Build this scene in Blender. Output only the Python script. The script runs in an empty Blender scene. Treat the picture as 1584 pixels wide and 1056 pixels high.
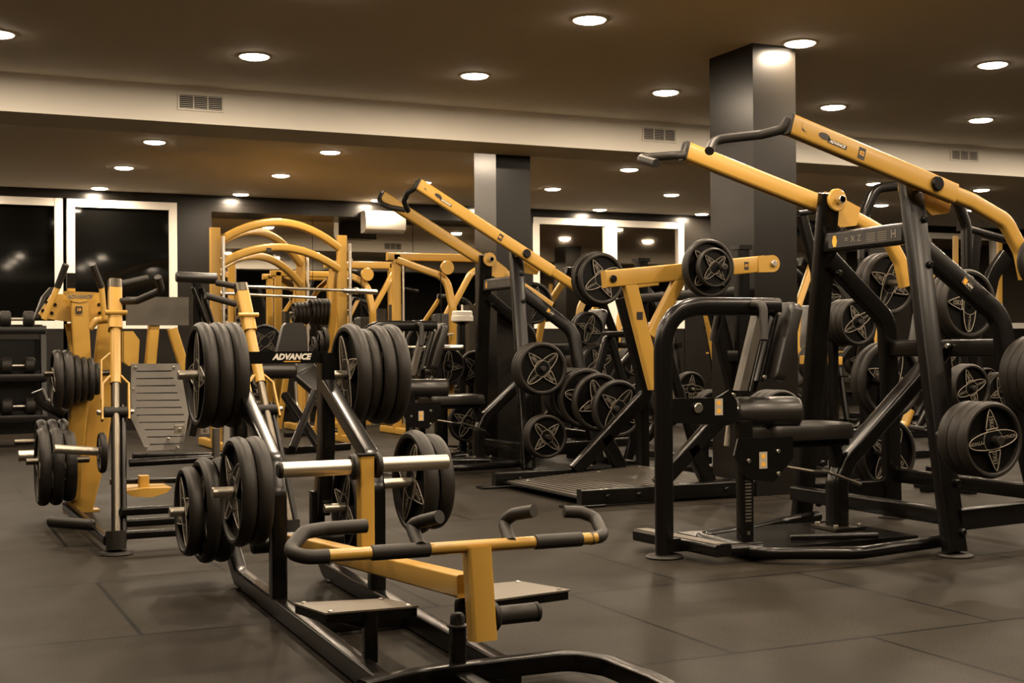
import bpy, bmesh, math, random
from mathutils import Vector as V, Matrix
random.seed(7)
S = bpy.context.scene
PI = math.pi

# ---------------------------------------------------------------- camera
FP = 2036.0            # focal length in pixels of the 1584 px wide frame
EYE = V((0, 0, .87))
vy = V((-942, 19, FP)).normalized()
vx = V((4400, -21, FP)); vx = (vx - vx.dot(vy) * vy).normalized()
vz = vx.cross(vy)
if vz.y > 0: vz = -vz
cam_d = bpy.data.cameras.new('camera'); cam = bpy.data.objects.new('camera', cam_d)
S.collection.objects.link(cam); S.camera = cam
cam_d.sensor_width = 36; cam_d.lens = 36 * FP / 1584; cam_d.clip_start = .05; cam_d.clip_end = 100
R = Matrix(((vx.x, -vx.y, -vx.z), (vy.x, -vy.y, -vy.z), (vz.x, -vz.y, -vz.z)))
cam.matrix_world = Matrix.Translation(EYE) @ R.to_4x4()

# ---------------------------------------------------------------- world, exposure
w = bpy.data.worlds.new('night'); S.world = w; w.use_nodes = True
w.node_tree.nodes['Background'].inputs[0].default_value = (.004, .0035, .003, 1)
w.node_tree.nodes['Background'].inputs[1].default_value = 1
S.view_settings.view_transform = 'Standard'; S.view_settings.look = 'None'
S.view_settings.gamma = 1; S.view_settings.use_curve_mapping = False
S.view_settings.exposure = 0.0
S.cycles.max_bounces = 7; S.cycles.diffuse_bounces = 4; S.cycles.glossy_bounces = 4
S.cycles.caustics_reflective = False; S.cycles.caustics_refractive = False
S.cycles.sample_clamp_indirect = 4
LAMP_W = 30.0
LAMP_COL = (1.0, .80, .585)
CEIL = 2.65

# ---------------------------------------------------------------- measuring
def ray(px, py):
    c = V(((px - 792) / FP, (py - 528) / FP, 1))
    return V((vx.dot(c), vy.dot(c), vz.dot(c)))
def at(px, py, X=None, Y=None, Z=None):
    """world point seen at a photo position, on one plane of the machine it belongs to"""
    d = ray(px, py)
    if X is not None: t = (X - EYE.x) / d.x
    elif Y is not None: t = (Y - EYE.y) / d.y
    else: t = (Z - EYE.z) / d.z
    return EYE + d * t

# ---------------------------------------------------------------- materials
def mat(name, col, rough=.5, metal=0., coat=0., bump=0., bscale=200., spec=.5, var=0., vscale=3.):
    m = bpy.data.materials.new(name); m.use_nodes = True
    nt = m.node_tree; b = nt.nodes['Principled BSDF']
    b.inputs['Base Color'].default_value = (*col, 1); b.inputs['Roughness'].default_value = rough
    b.inputs['Metallic'].default_value = metal; b.inputs['Coat Weight'].default_value = coat
    b.inputs['Coat Roughness'].default_value = .15
    b.inputs['Specular IOR Level'].default_value = spec
    if bump or var:
        tc = nt.nodes.new('ShaderNodeTexCoord')
    if bump:
        n = nt.nodes.new('ShaderNodeTexNoise'); n.inputs['Scale'].default_value = bscale
        n.inputs['Detail'].default_value = 3
        bp = nt.nodes.new('ShaderNodeBump'); bp.inputs['Strength'].default_value = bump
        bp.inputs['Distance'].default_value = .002
        nt.links.new(tc.outputs['Object'], n.inputs['Vector']); nt.links.new(n.outputs['Fac'], bp.inputs['Height'])
        nt.links.new(bp.outputs['Normal'], b.inputs['Normal'])
    if var:
        n2 = nt.nodes.new('ShaderNodeTexNoise'); n2.inputs['Scale'].default_value = vscale
        n2.inputs['Detail'].default_value = 4
        mx = nt.nodes.new('ShaderNodeMix'); mx.data_type = 'RGBA'
        mx.inputs['A'].default_value = (*[c * (1 - var) for c in col], 1)
        mx.inputs['B'].default_value = (*[min(1, c * (1 + var)) for c in col], 1)
        nt.links.new(tc.outputs['Object'], n2.inputs['Vector']); nt.links.new(n2.outputs['Fac'], mx.inputs['Factor'])
        nt.links.new(mx.outputs['Result'], b.inputs['Base Color'])
    return m
M = {}
M['black'] = mat('black_powder_coat', (.0036, .0031, .0026), .25, 0, 0, 0, 1, .36)
M['yellow'] = mat('yellow_powder_coat', (.43, .250, .047), .33, .0, .1)
M['chrome'] = mat('brushed_steel', (.72, .68, .6), .28, 1.)
M['steel'] = mat('dull_steel', (.55, .50, .42), .38, 1.)
M['rubber'] = mat('moulded_rubber', (.0140, .0117, .0092), .5, 0, 0, 0, 1, .30)
M['grip'] = mat('foam_grip', (.023, .0203, .017), .55, 0, 0, 0, 1, .3)
M['web'] = mat('plate_core_rubber', (.0022, .0019, .0016), .45, 0, 0, 0, 1, .15)
M['outline'] = mat('plate_outline_paint', (.26, .225, .175), .5)
M['vinyl'] = mat('upholstery_vinyl', (.012, .0102, .0083), .36, 0, .05)
M['grey'] = mat('grey_sheet_metal', (.085, .075, .061), .42, .3)
M['tread'] = mat('tread_plate', (.115, .100, .078), .42, .3, 0, .35, 90)
M['tread_dark'] = mat('ribbed_grey_plate', (.055, .048, .038), .45, .2, 0, .2, 90)
M['rod'] = mat('oiled_steel_rod', (.13, .115, .092), .32, 1.)
M['tan'] = mat('faded_label_paper', (.36, .32, .25), .5)
M['glass_bright'] = mat('reflective_glass', (.52, .47, .40), .03, 1.)
M['white'] = mat('white_plastic', (.78, .73, .64), .4)
M['frame'] = mat('window_frame_white', (.86, .82, .74), .35)
M['beam'] = mat('beam_paint', (.90, .86, .78), .7)
M['ceil'] = mat('ceiling_paint', (.84, .78, .68), .75, var=.04, vscale=.7)
M['dark'] = mat('dark_panel', (.0095, .0082, .0065), .30, 0, .0, 0, 1, .32, .35, 2.)
M['wall'] = mat('wall_paint', (.04, .035, .028), .7, var=.1)
M['lettering'] = mat('plate_lettering_paint', (.14, .122, .095), .5)
M['label'] = mat('sticker_black', (.02, .018, .016), .4)
M['ink'] = mat('sticker_white_ink', (.75, .70, .60), .5)
M['amber'] = mat('sticker_amber_ink', (.75, .38, .04), .5)
M['void'] = mat('vent_inside', (.01, .009, .008), .8)
m = M['mirror'] = mat('mirror_silver', (.90, .87, .80), .015, 1.)
m = M['glass'] = mat('night_glass', (.003, .003, .0027), .05, 0, 0, 0, 1, .12)
m = bpy.data.materials.new('lamp_diffuser'); m.use_nodes = True; M['lamp'] = m
b = m.node_tree.nodes['Principled BSDF']; b.inputs['Base Color'].default_value = (.9, .85, .75, 1)
b.inputs['Emission Color'].default_value = (*LAMP_COL, 1); b.inputs['Emission Strength'].default_value = 26

# rubber floor: laid sheets, running bond
m = bpy.data.materials.new('rubber_floor'); m.use_nodes = True; M['floor'] = m
nt = m.node_tree; b = nt.nodes['Principled BSDF']
tc = nt.nodes.new('ShaderNodeTexCoord'); mp = nt.nodes.new('ShaderNodeMapping')
mp.inputs['Location'].default_value = (-.17, -.085, 0)
br = nt.nodes.new('ShaderNodeTexBrick'); br.inputs['Scale'].default_value = 1
br.inputs['Brick Width'].default_value = .985; br.inputs['Row Height'].default_value = 1.0185
br.inputs['Mortar Size'].default_value = .008; br.inputs['Mortar Smooth'].default_value = .1
br.inputs['Color1'].default_value = (.0165, .0137, .0101, 1); br.inputs['Color2'].default_value = (.0195, .0162, .0120, 1)
br.inputs['Mortar'].default_value = (.0015, .0013, .001, 1)
n1 = nt.nodes.new('ShaderNodeTexNoise'); n1.inputs['Scale'].default_value = 1.3; n1.inputs['Detail'].default_value = 5
n2 = nt.nodes.new('ShaderNodeTexNoise'); n2.inputs['Scale'].default_value = 130; n2.inputs['Detail'].default_value = 2
r1 = nt.nodes.new('ShaderNodeMapRange'); r1.inputs[1].default_value = .3; r1.inputs[2].default_value = .7
r1.inputs[3].default_value = .72; r1.inputs[4].default_value = 1.2
r2 = nt.nodes.new('ShaderNodeMapRange'); r2.inputs[1].default_value = .35; r2.inputs[2].default_value = .65
r2.inputs[3].default_value = .62; r2.inputs[4].default_value = 1.38
mu = nt.nodes.new('ShaderNodeMath'); mu.operation = 'MULTIPLY'
vm = nt.nodes.new('ShaderNodeVectorMath'); vm.operation = 'SCALE'
bp = nt.nodes.new('ShaderNodeBump'); bp.inputs['Strength'].default_value = .25; bp.inputs['Distance'].default_value = .002
L = nt.links.new
L(tc.outputs['Object'], mp.inputs['Vector']); L(mp.outputs['Vector'], br.inputs['Vector'])
L(tc.outputs['Object'], n1.inputs['Vector']); L(tc.outputs['Object'], n2.inputs['Vector'])
L(n1.outputs['Fac'], r1.inputs[0]); L(n2.outputs['Fac'], r2.inputs[0])
L(r1.outputs[0], mu.inputs[0]); L(r2.outputs[0], mu.inputs[1])
L(br.outputs['Color'], vm.inputs[0]); L(mu.outputs[0], vm.inputs['Scale']); L(vm.outputs[0], b.inputs['Base Color'])
L(n2.outputs['Fac'], bp.inputs['Height']); L(bp.outputs['Normal'], b.inputs['Normal'])
r3 = nt.nodes.new('ShaderNodeMapRange'); r3.inputs[1].default_value = .3; r3.inputs[2].default_value = .7
r3.inputs[3].default_value = .42; r3.inputs[4].default_value = .62
L(n1.outputs['Fac'], r3.inputs[0]); L(r3.outputs[0], b.inputs['Roughness'])
b.inputs['Specular IOR Level'].default_value = .07

# ---------------------------------------------------------------- mesh building
def rrect(wd, h, r, n=3):
    r = min(r, wd * .49, h * .49); out = []
    for cx, cy, a0 in ((wd/2-r, h/2-r, 0), (-wd/2+r, h/2-r, 90), (-wd/2+r, -h/2+r, 180), (wd/2-r, -h/2+r, 270)):
        for k in range(n + 1):
            a = math.radians(a0 + 90 * k / n); out.append((cx + r * math.cos(a), cy + r * math.sin(a)))
    return out
def circ(r, n=16): return [(r * math.cos(2*PI*k/n), r * math.sin(2*PI*k/n)) for k in range(n)]
def fillet(pts, r, seg=6):
    pts = [V(p) for p in pts]
    if r <= 0 or len(pts) < 3: return pts
    out = [pts[0]]
    for i in range(1, len(pts) - 1):
        a, p, c = pts[i-1], pts[i], pts[i+1]
        u = (a - p); v_ = (c - p); lu, lv = u.length, v_.length
        u = u.normalized(); v_ = v_.normalized(); ang = u.angle(v_)
        if ang > PI - .05: out.append(p); continue
        rr = r[i-1] if isinstance(r, (list, tuple)) else r
        d = min(rr / math.tan(ang / 2), lu * .48, lv * .48)
        p0, p1 = p + u * d, p + v_ * d
        for k in range(seg + 1):
            t = k / seg; out.append((1-t)**2 * p0 + 2*t*(1-t) * p + t*t * p1)
    out.append(pts[-1]); return out
class MB:
    def __init__(s): s.v = []; s.f = []
    def add(s, vs, fs):
        o = len(s.v); s.v += [V(p) for p in vs]; s.f += [[i + o for i in f] for f in fs]; return s
    def sweep(s, path, prof, side=None, fr=0, seg=6, cap=True, closed=False, scale=None):
        path = fillet(path, fr, seg) if not closed else [V(p) for p in path]
        n = len(path); m_ = len(prof); rings = []; ref = None
        for i, p in enumerate(path):
            if closed: t = path[(i+1) % n] - path[i-1]
            elif i == 0: t = path[1] - p
            elif i == n-1: t = p - path[i-1]
            else:
                t = (path[i+1] - p).normalized() + (p - path[i-1]).normalized()
            t = t.normalized()
            if side is not None: sd = V(side)
            elif ref is None:
                sd = V((0, 0, 1)).cross(t)
                if sd.length < .1: sd = V((1, 0, 0))
            else: sd = ref
            up = t.cross(sd)
            if up.length < 1e-6: up = t.cross(V((0.3, 1, .2)))
            up.normalize(); sd = up.cross(t).normalized(); ref = sd
            k = 1 if scale is None else scale(i / max(1, n-1))
            rings.append([p + sd * a * k + up * b_ * k for a, b_ in prof])
        vs = [q for r_ in rings for q in r_]; fs = []
        for i in range(n if closed else n - 1):
            a, b_ = i * m_, ((i + 1) % n) * m_
            for j in range(m_):
                j2 = (j + 1) % m_; fs.append([a + j, a + j2, b_ + j2, b_ + j])
        if cap and not closed: fs.append(list(range(m_))[::-1]); fs.append([(n-1)*m_ + j for j in range(m_)])
        return s.add(vs, fs)
    def tube(s, path, r, fr=0, n=14, seg=6, cap=True): return s.sweep(path, circ(r, n), None, fr, seg, cap)
    def rtube(s, path, wd, h, side, fr=0, r=.008, seg=6): return s.sweep(path, rrect(wd, h, r), side, fr, seg)
    def beam(s, a, b_, wd, h, side=(0, 1, 0), r=.006): return s.sweep([a, b_], rrect(wd, h, r), side)
    def box(s, lo, hi):
        x0, y0, z0 = lo; x1, y1, z1 = hi
        return s.add([(x0,y0,z0),(x1,y0,z0),(x1,y1,z0),(x0,y1,z0),(x0,y0,z1),(x1,y0,z1),(x1,y1,z1),(x0,y1,z1)],
                     [[0,3,2,1],[4,5,6,7],[0,1,5,4],[1,2,6,5],[2,3,7,6],[3,0,4,7]])
    def lathe(s, o, ax, prof, n=32, close=False):
        o = V(o); ax = V(ax).normalized(); u = ax.orthogonal().normalized(); v_ = ax.cross(u)
        m_ = len(prof); vs = []
        for k in range(n):
            a = 2*PI*k/n; d = u * math.cos(a) + v_ * math.sin(a)
            for r_, h in prof: vs.append(o + d * r_ + ax * h)
        fs = []
        for k in range(n):
            a, b_ = k * m_, ((k+1) % n) * m_
            for j in range(m_ if close else m_ - 1):
                j2 = (j+1) % m_; fs.append([a+j, b_+j, b_+j2, a+j2])
        if not close:
            if prof[0][0] > 1e-5: fs.append([k*m_ for k in range(n)])
            if prof[-1][0] > 1e-5: fs.append([k*m_ + m_-1 for k in range(n)][::-1])
        return s.add(vs, fs)
    def cyl(s, a, b_, r, n=20, bev=.15):
        a, b_ = V(a), V(b_); h = (b_-a).length; e = min(r * bev, h * .3)
        return s.lathe(a, b_-a, [(r-e, 0), (r, e), (r, h-e), (r-e, h)], n)
    def prism(s, pts, d):
        """polygon of 3-D points pushed along d, both faces kept"""
        n = len(pts); d = V(d); pts = [V(p) for p in pts]
        return s.add(pts + [p + d for p in pts], [list(range(n))[::-1], [n+i for i in range(n)]] +
                     [[i, (i+1) % n, n+(i+1) % n, n+i] for i in range(n)])
    def pad(s, c, sx, sy, sz, r=.02, ux=(1,0,0), uy=(0,1,0)):
        """cushion: rounded slab, thickness along ux x uy"""
        c = V(c); ux = V(ux).normalized(); uy = V(uy).normalized(); uz = ux.cross(uy).normalized()
        rings = []
        for h, ins in ((-.5, .5), (-.44, .15), (-.3, 0), (.2, 0), (.4, .15), (.47, .5), (.5, 1.2)):
            rings.append([c + ux*a + uy*b_ + uz*(h*sz) for a, b_ in rrect(sx - 2*ins*r, sy - 2*ins*r, r*1.6, 4)])
        m_ = len(rings[0]); vs = [q for g in rings for q in g]; fs = [list(range(m_))[::-1]]
        for i in range(len(rings)-1):
            for j in range(m_): fs.append([i*m_+j, i*m_+(j+1) % m_, (i+1)*m_+(j+1) % m_, (i+1)*m_+j])
        fs.append([(len(rings)-1)*m_ + j for j in range(m_)])
        return s.add(vs, fs)
    def mesh(s, name, material, org=(0,0,0), angle=38, recalc=True):
        me = bpy.data.meshes.new(name); o = V(org)
        me.from_pydata([p - o for p in s.v], [], s.f)
        if recalc:
            bm = bmesh.new(); bm.from_mesh(me); bmesh.ops.recalc_face_normals(bm, faces=bm.faces); bm.to_mesh(me); bm.free()
        me.polygons.foreach_set('use_smooth', [True] * len(me.polygons))
        me.set_sharp_from_angle(angle=math.radians(angle))
        me.materials.append(material); return me
    def build(s, name, material, parent=None, org=None, **k):
        if org is None:
            r_ = parent
            while r_ is not None and r_.parent is not None: r_ = r_.parent
            org = r_.location if r_ is not None else (0, 0, 0)
        o = bpy.data.objects.new(name, s.mesh(name, material, org, **k)); S.collection.objects.link(o)
        o.parent = parent; return o
def tag(o, label=None, cat=None, group=None, kind=None):
    if label: o['label'] = label
    if cat: o['category'] = cat
    if group: o['group'] = group
    if kind: o['kind'] = kind
    return o
def thing(name, label, cat, loc, group=None):
    o = bpy.data.objects.new(name, None); S.collection.objects.link(o); o.location = loc
    o.empty_display_size = .1
    return tag(o, label, cat, group)
def single(name, mb, material, label, cat, org, group=None, **k):
    o = bpy.data.objects.new(name, mb.mesh(name, material, org, **k)); S.collection.objects.link(o); o.location = org
    return tag(o, label, cat, group)
def struct(name, mb, material, org=(0,0,0), **k):
    o = bpy.data.objects.new(name, mb.mesh(name, material, org, **k)); S.collection.objects.link(o); o.location = org
    o['kind'] = 'structure'; return o
KIDS = {}
def copy_tree(o, parent=None):
    c = o.copy(); S.collection.objects.link(c)
    if parent: c.parent = parent
    for ch in [q for q in S.objects if q.parent == o]: copy_tree(ch, c)
    return c
def text_mesh(body, size, shear=0., bold=0.):
    cu = bpy.data.curves.new('lettering', 'FONT'); cu.body = body; cu.size = size; cu.shear = shear
    cu.align_x = 'CENTER'; cu.align_y = 'CENTER'; cu.extrude = size * .02; cu.offset = bold; cu.resolution_u = 2
    o = bpy.data.objects.new('lettering', cu); S.collection.objects.link(o)
    bpy.context.view_layer.update()
    me = bpy.data.meshes.new_from_object(o.evaluated_get(bpy.context.evaluated_depsgraph_get()))
    vs = [v_.co.copy() for v_ in me.vertices]; fs = [list(p.vertices) for p in me.polygons]
    bpy.data.objects.remove(o); bpy.data.curves.remove(cu); bpy.data.meshes.remove(me)
    return vs, fs
def put_text(mb, body, size, o, ux, uy, shear=0., bold=0., sx=1.):
    vs, fs = text_mesh(body, size, shear, bold); o = V(o); ux = V(ux).normalized(); uy = V(uy).normalized(); uz = ux.cross(uy)
    return mb.add([o + ux*p.x*sx + uy*p.y + uz*p.z for p in vs], fs)
# ---------------------------------------------------------------- the room
XL, XR, YF, YB = -3.2, 17.5, -4.0, 15.05
struct('floor', MB().box((XL, YF, -.1), (XR, 15.7, 0)), M['floor'])
struct('ceiling', MB().box((XL, YF, CEIL), (XR, 15.7, CEIL + .1)), M['ceil'])
struct('wall_left', MB().box((XL-.1, YF, 0), (XL, 15.7, CEIL)), M['wall'])
struct('wall_right', MB().box((XR, YF, 0), (XR+.1, 15.7, CEIL)), M['wall'])
struct('wall_front', MB().box((XL, YF-.1, 0), (XR, YF, CEIL)), M['wall'])
struct('wall_back', MB().box((XL, 15.6, 0), (XR, 15.7, CEIL)), M['dark'])
# beams that cross the room
struct('trim_1', MB().box((XL, 8.92, 2.405), (XR, 9.45, CEIL)), M['beam'])
struct('trim_2', MB().box((XL, .2, 2.405), (XR, .8, CEIL)), M['beam'])
# dark header over windows and mirror, dark piers between them
struct('trim_3', MB().box((XL, YB, 2.555), (XR, 15.6, CEIL)), M['dark'])
struct('trim_4', MB().box((3.2, YB+.005, 2.465), (7.2, 15.6, 2.555)), M['dark'])
for i, (a, b_) in enumerate(((2.82, 3.2), (7.12, 7.26), (9.52, 10.35), (13.4, 13.7))):
    struct('trim_%d' % (5+i), MB().box((a, YB, 0), (b_, 15.6, 2.555)), M['dark'])
# mirror wall, leaning a touch forward at the top
def mirror(name, x0, x1, label):
    n = max(1, round((x1-x0)/1.33)); t = thing(name, label, 'mirror', ((x0+x1)/2, 15.5, 0))
    for k in range(n):
        a = x0 + (x1-x0)*k/n + .003; b_ = x0 + (x1-x0)*(k+1)/n - .003
        MB().prism([(a, 15.518, .25), (b_, 15.518, .25), (b_, 15.49, 2.462), (a, 15.49, 2.462)], (0, .006, 0)).build('mirror_panel', M['mirror'], t)
    MB().box((x0, 15.525, .2), (x1, 15.56, 2.46)).build('backing_board', M['label'], t)
mirror('wall_mirror', 3.22, 7.1, 'wide wall mirror behind the yellow barbell rack, between the two windows')
mirror('wall_mirror', 10.37, 13.38, 'wall mirror at the right of the back wall, beyond the black curved frames')
def window(i, x0, x1, mull, top=2.548, sill=1.13, gl='glass'):
    fr = MB(); y0 = YB - .01; y1 = YB + .07; f = .085
    fr.box((x0, y0, top-f), (x1, y1, top)).box((x0, y0, sill), (x1, y1, sill+f))
    edges = [x0] + mull + [x1]
    for m_ in edges:
        a = max(x0, m_ - (f if x0 < m_ < x1 else 0)); b_ = min(x1, m_ + f)
        if m_ == x1: a, b_ = x1-f, x1
        fr.box((a, y0-.004, sill), (b_, y1, top))
    w_ = struct('window_%d' % i, fr, M['frame'])
    g = MB().box((x0+.02, YB+.03, sill+.02), (x1-.02, YB+.045, top-.02)).build('window_pane', M[gl], w_, org=(0,0,0))
    g['kind'] = 'structure'
    struct('wall_back', MB().box((x0, YB, 0), (x1, 15.6, sill)), M['dark'])
window(1, .0, 1.585, [])
window(2, 1.625, 2.81, [])
window(3, 7.27, 9.51, [8.40], gl='glass_bright')
window(4, 13.72, 16.6, [15.1], gl='glass_bright')
window(5, -2.6, -.05, [-1.3])
# pillars
struct('trim_10', MB().box((4.52, 6.385, 0), (4.825, 6.84, CEIL)), M['dark'])
struct('trim_11', MB().box((4.245, 9.452, 0), (4.545, 9.885, CEIL)), M['dark'])
struct('trim_12', MB().box((10.42, 9.452, 0), (10.72, 9.885, CEIL)), M['dark'])
# vents in the beam
def vent(x0, x1, z0, z1, y, s, label):
    t = thing('air_vent', label, 'vent', ((x0+x1)/2, y, (z0+z1)/2), 'air vents in the ceiling beam')
    f = MB(); e = .012; d = .012 * s
    ya, yb = min(y, y-d), max(y, y-d)
    for lo, hi in (((x0-e, ya, z0-e), (x1+e, yb, z0)), ((x0-e, ya, z1), (x1+e, yb, z1+e)), ((x0-e, ya, z0), (x0, yb, z1)), ((x1, ya, z0), (x1+e, yb, z1))):
        f.box(lo, hi)
    f.build('frame', M['white'], t)
    MB().box((x0, y-.002*s if s > 0 else y, z0), (x1, y if s > 0 else y+.002, z1)).build('backing', M['void'], t)
    sl = MB(); n = 7
    for k in range(n):
        z = z0 + (z1-z0)*(k+.5)/n; sl.box((x0, y-.010 if s > 0 else y+.003, z-.0018), (x1, y-.003 if s > 0 else y+.010, z+.0018))
    for k in range(1, 3):
        x = x0 + (x1-x0)*k/3; sl.box((x-.003, y-.009 if s > 0 else y+.003, z0), (x+.003, y-.003 if s > 0 else y+.009, z1))
    sl.build('slats', M['beam'], t)
vent(1.685, 1.97, 2.50, 2.59, 8.92, 1, 'white slatted air vent in the beam above the left windows')
vent(5.275, 5.56, 2.505, 2.595, 8.92, 1, 'white slatted air vent in the beam just left of the big dark pillar')
vent(8.42, 8.72, 2.52, 2.60, 8.92, 1, 'white slatted air vent in the beam at the far right')
vent(7.55, 7.85, 2.46, 2.56, 9.45, -1, 'air vent on the rear side of the beam, seen only in the mirror')
# split air conditioner on the back wall
t = thing('air_conditioner', 'white wall-mounted air conditioner above the mirror, lit from right above', 'air conditioner', (5.3, 15.05, 2.3))
c = MB(); pr = []
for y, z in ((15.05, 2.27), (14.93, 2.27), (14.86, 2.31), (14.84, 2.38), (14.86, 2.50), (14.90, 2.53), (15.05, 2.53)): pr.append((4.98, y, z))
c.prism(pr, (.5, 0, 0)).build('casing', M['white'], t)
MB().box((5.02, 14.895, 2.262), (5.44, 14.925, 2.268)).build('air_flap', M['grey'], t)

# ---------------------------------------------------------------- ceiling lights
frame_me = diff_me = None
ORD = ['first', 'second', 'third', 'fourth', 'fifth', 'sixth', 'seventh', 'eighth', 'ninth', 'tenth', 'eleventh']
rows = [(1.55, 'in the row above the viewer'), (3.1, 'in the second row above the foreground machine'),
        (4.7, 'in the third row above the foreground machine'), (6.3, 'in the topmost row of lights'), (7.84, 'in the row just in front of the beam'),
        (11.37, 'in the row just behind the beam'), (13.07, 'in the middle row behind the beam'), (14.80, 'in the row closest to the windows')]
lamp_data = bpy.data.lights.new('downlight', 'AREA'); lamp_data.shape = 'DISK'; lamp_data.size = .15
lamp_data.energy = LAMP_W; lamp_data.color = LAMP_COL; lamp_data.spread = math.radians(180)
def col_x(y, i):
    return (1.94 if y > 9 else 1.93) + i * (1.54 if y > 9 else 1.445)
n_l = 0
for y, where in rows:
    k = 0
    for i in (range(-1, 6) if y < 5 else range(-2, 9)):
        x = col_x(y, i) + (.0 if y > 9 else (y-6.3)*.0)
        if y > 14 and i == 2: x = 5.12
        if x > 16.5 or x < -2.9: continue
        if y < 9 and abs(x - 4.82) < .1 and abs(y-6.3) < .1: x = 4.77; 
        yy = 6.265 if abs(y-6.3) < .01 else y
        if y > 14 and i >= 6 or (y < 5 and i > 4): continue
        t = thing('ceiling_light', 'round recessed downlight, %s from the left %s' % (ORD[k], where), 'ceiling light', (x, yy, CEIL), 'round downlights in the ceiling')
        k += 1; n_l += 1
        if frame_me is None:
            frame_me = MB().lathe((x, yy, CEIL), (0, 0, -1), [(.086, 0), (.086, .006), (.095, .008), (.104, .004), (.106, 0)], 32).mesh('trim_ring', M['white'], t.location)
            diff_me = MB().lathe((x, yy, CEIL), (0, 0, -1), [(.085, .001), (.083, .012), (.06, .019), (.0, .021)], 32).mesh('diffuser', M['lamp'], t.location)
        for nm, me in (('trim_ring', frame_me), ('diffuser', diff_me)):
            o = bpy.data.objects.new(nm, me); S.collection.objects.link(o); o.parent = t
        o = bpy.data.objects.new('light_source', lamp_data); S.collection.objects.link(o); o.parent = t; o.location = (0, 0, -.0255)
# ---------------------------------------------------------------- weight plates
# unit plate: radius .19, thickness .052, axis +Z, centre at the origin
RP, TP = .19, .052
def plate_meshes(kg):
    r, h = RP, TP/2
    rim = MB().lathe((0,0,0), (0,0,1), [(r*.845, -h*.80), (r*.87, -h*.97), (r*.93, -h), (r*.975, -h*.72), (r, -h*.25), (r, h*.25), (r*.975, h*.72), (r*.93, h), (r*.87, h*.97), (r*.845, h*.80)], 56, close=True)
    hub = MB().lathe((0,0,0), (0,0,1), [(.026, -h*.10), (r*.86, -h*.10), (r*.86, h*.10), (.026, h*.10)], 48, close=True)
    hub.lathe((0,0,0), (0,0,1), [(.026, -h*.78), (.052, -h*.78), (.056, -h*.6), (.056, h*.6), (.052, h*.78), (.026, h*.78)], 32, close=True)
    def petal(s_):          # long ellipse through the centre, pointed petals across it
        a, b_ = r*.80, r*.235; ell = [(a*math.cos(t*2*PI/36), b_*math.sin(t*2*PI/36)) for t in range(36)]
        out = [ell]
        for q in (1, -1):
            pts = []
            for t in range(9): k = t/8; pts.append((r*.20*(1-k)**.75*1.0 if k < 1 else 0, q*(r*.29 + r*.52*k)))
            for t in range(7, -1, -1): k = t/8; pts.append((-r*.20*(1-k)**.75, q*(r*.29 + r*.52*k)))
            out.append(pts)
        return out
    ol = MB(); tx = MB()
    for s_ in (1, -1):
        for pts in petal(s_):
            z = s_*h*.72
            hub.prism([(x*s_*1.1, y*1.06, s_*h*.08) for x, y in pts], (0, 0, s_*h*.64))
            ol.sweep([V((x*s_, y, z)) for x, y in pts], circ(.0024, 6), closed=True)
        z = s_*h*.75; ux = V((s_, 0, 0))
        for q in (1, -1):
            put_text(tx, 'PYTHON', .0235, (q*s_*r*.54, 0, z), ux*q, (0, q, 0), 0, .0006)
            put_text(tx, kg, .036, (0, q*r*.46, z), (0, -s_*q, 0), V((q, 0, 0)), 0, .0008, .8)
        ol.sweep([V((.058*math.cos(t*PI/12), .058*math.sin(t*PI/12), s_*h*.70)) for t in range(24)], circ(.0015, 5), closed=True)
    return [('rubber_rim', rim.mesh('rubber_rim', M['rubber'])), ('spoked_core', hub.mesh('spoked_core', M['web'])),
            ('painted_outline', ol.mesh('painted_outline', M['outline'])), ('lettering', tx.mesh('lettering', M['lettering'], recalc=False))]
PM = {'15': plate_meshes('15KG'), '20': plate_meshes('20KG')}
def plate(c, axis, r, t, label, group, kg='15', spin=0., name='weight_plate'):
    o = thing(name, label, 'weight plate', c, group)
    q = V(axis).normalized().to_track_quat('Z', 'Y')
    o.rotation_mode = 'QUATERNION'; o.rotation_quaternion = q @ V((0,0,1)).rotation_difference(V((0,0,1))) @ Matrix.Rotation(spin, 4, 'Z').to_quaternion()
    o.scale = (r/RP, r/RP, t/TP)
    for nm, me in PM[kg]:
        p = bpy.data.objects.new(nm, me); S.collection.objects.link(p); p.parent = o
    return o
NTH = ['outermost', 'second', 'third', 'fourth', 'fifth', 'sixth', 'seventh']
def stack(c, axis, rs, t, where, group, kg='15', gap=.002, spin=None):
    """plates side by side along axis, the first one at c; where tells which peg"""
    c = V(c); ax = V(axis).normalized(); n = len(rs); d = 0.
    ts = t if isinstance(t, (list, tuple)) else [t]*n
    for i, r in enumerate(rs):
        if n == 1: pos = 'lone black plate'
        elif n == 2: pos = ('outer', 'inner')[i] + ' of two black plates'
        else: pos = (NTH[i] if i < n-1 else 'innermost') + ' of %s black plates' % ['', '', 'two', 'three', 'four', 'five', 'six', 'seven'][n]
        if i: d += (ts[i-1] + ts[i])/2 + gap
        k = kg if isinstance(kg, str) else kg[i]
        sp = random.uniform(0, 6.28) if spin is None else (spin[i] if isinstance(spin, (list, tuple)) else spin + i*1.1)
        plate(c + ax*d, -ax, r, ts[i], pos + ' ' + where, group, k, sp)
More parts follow.
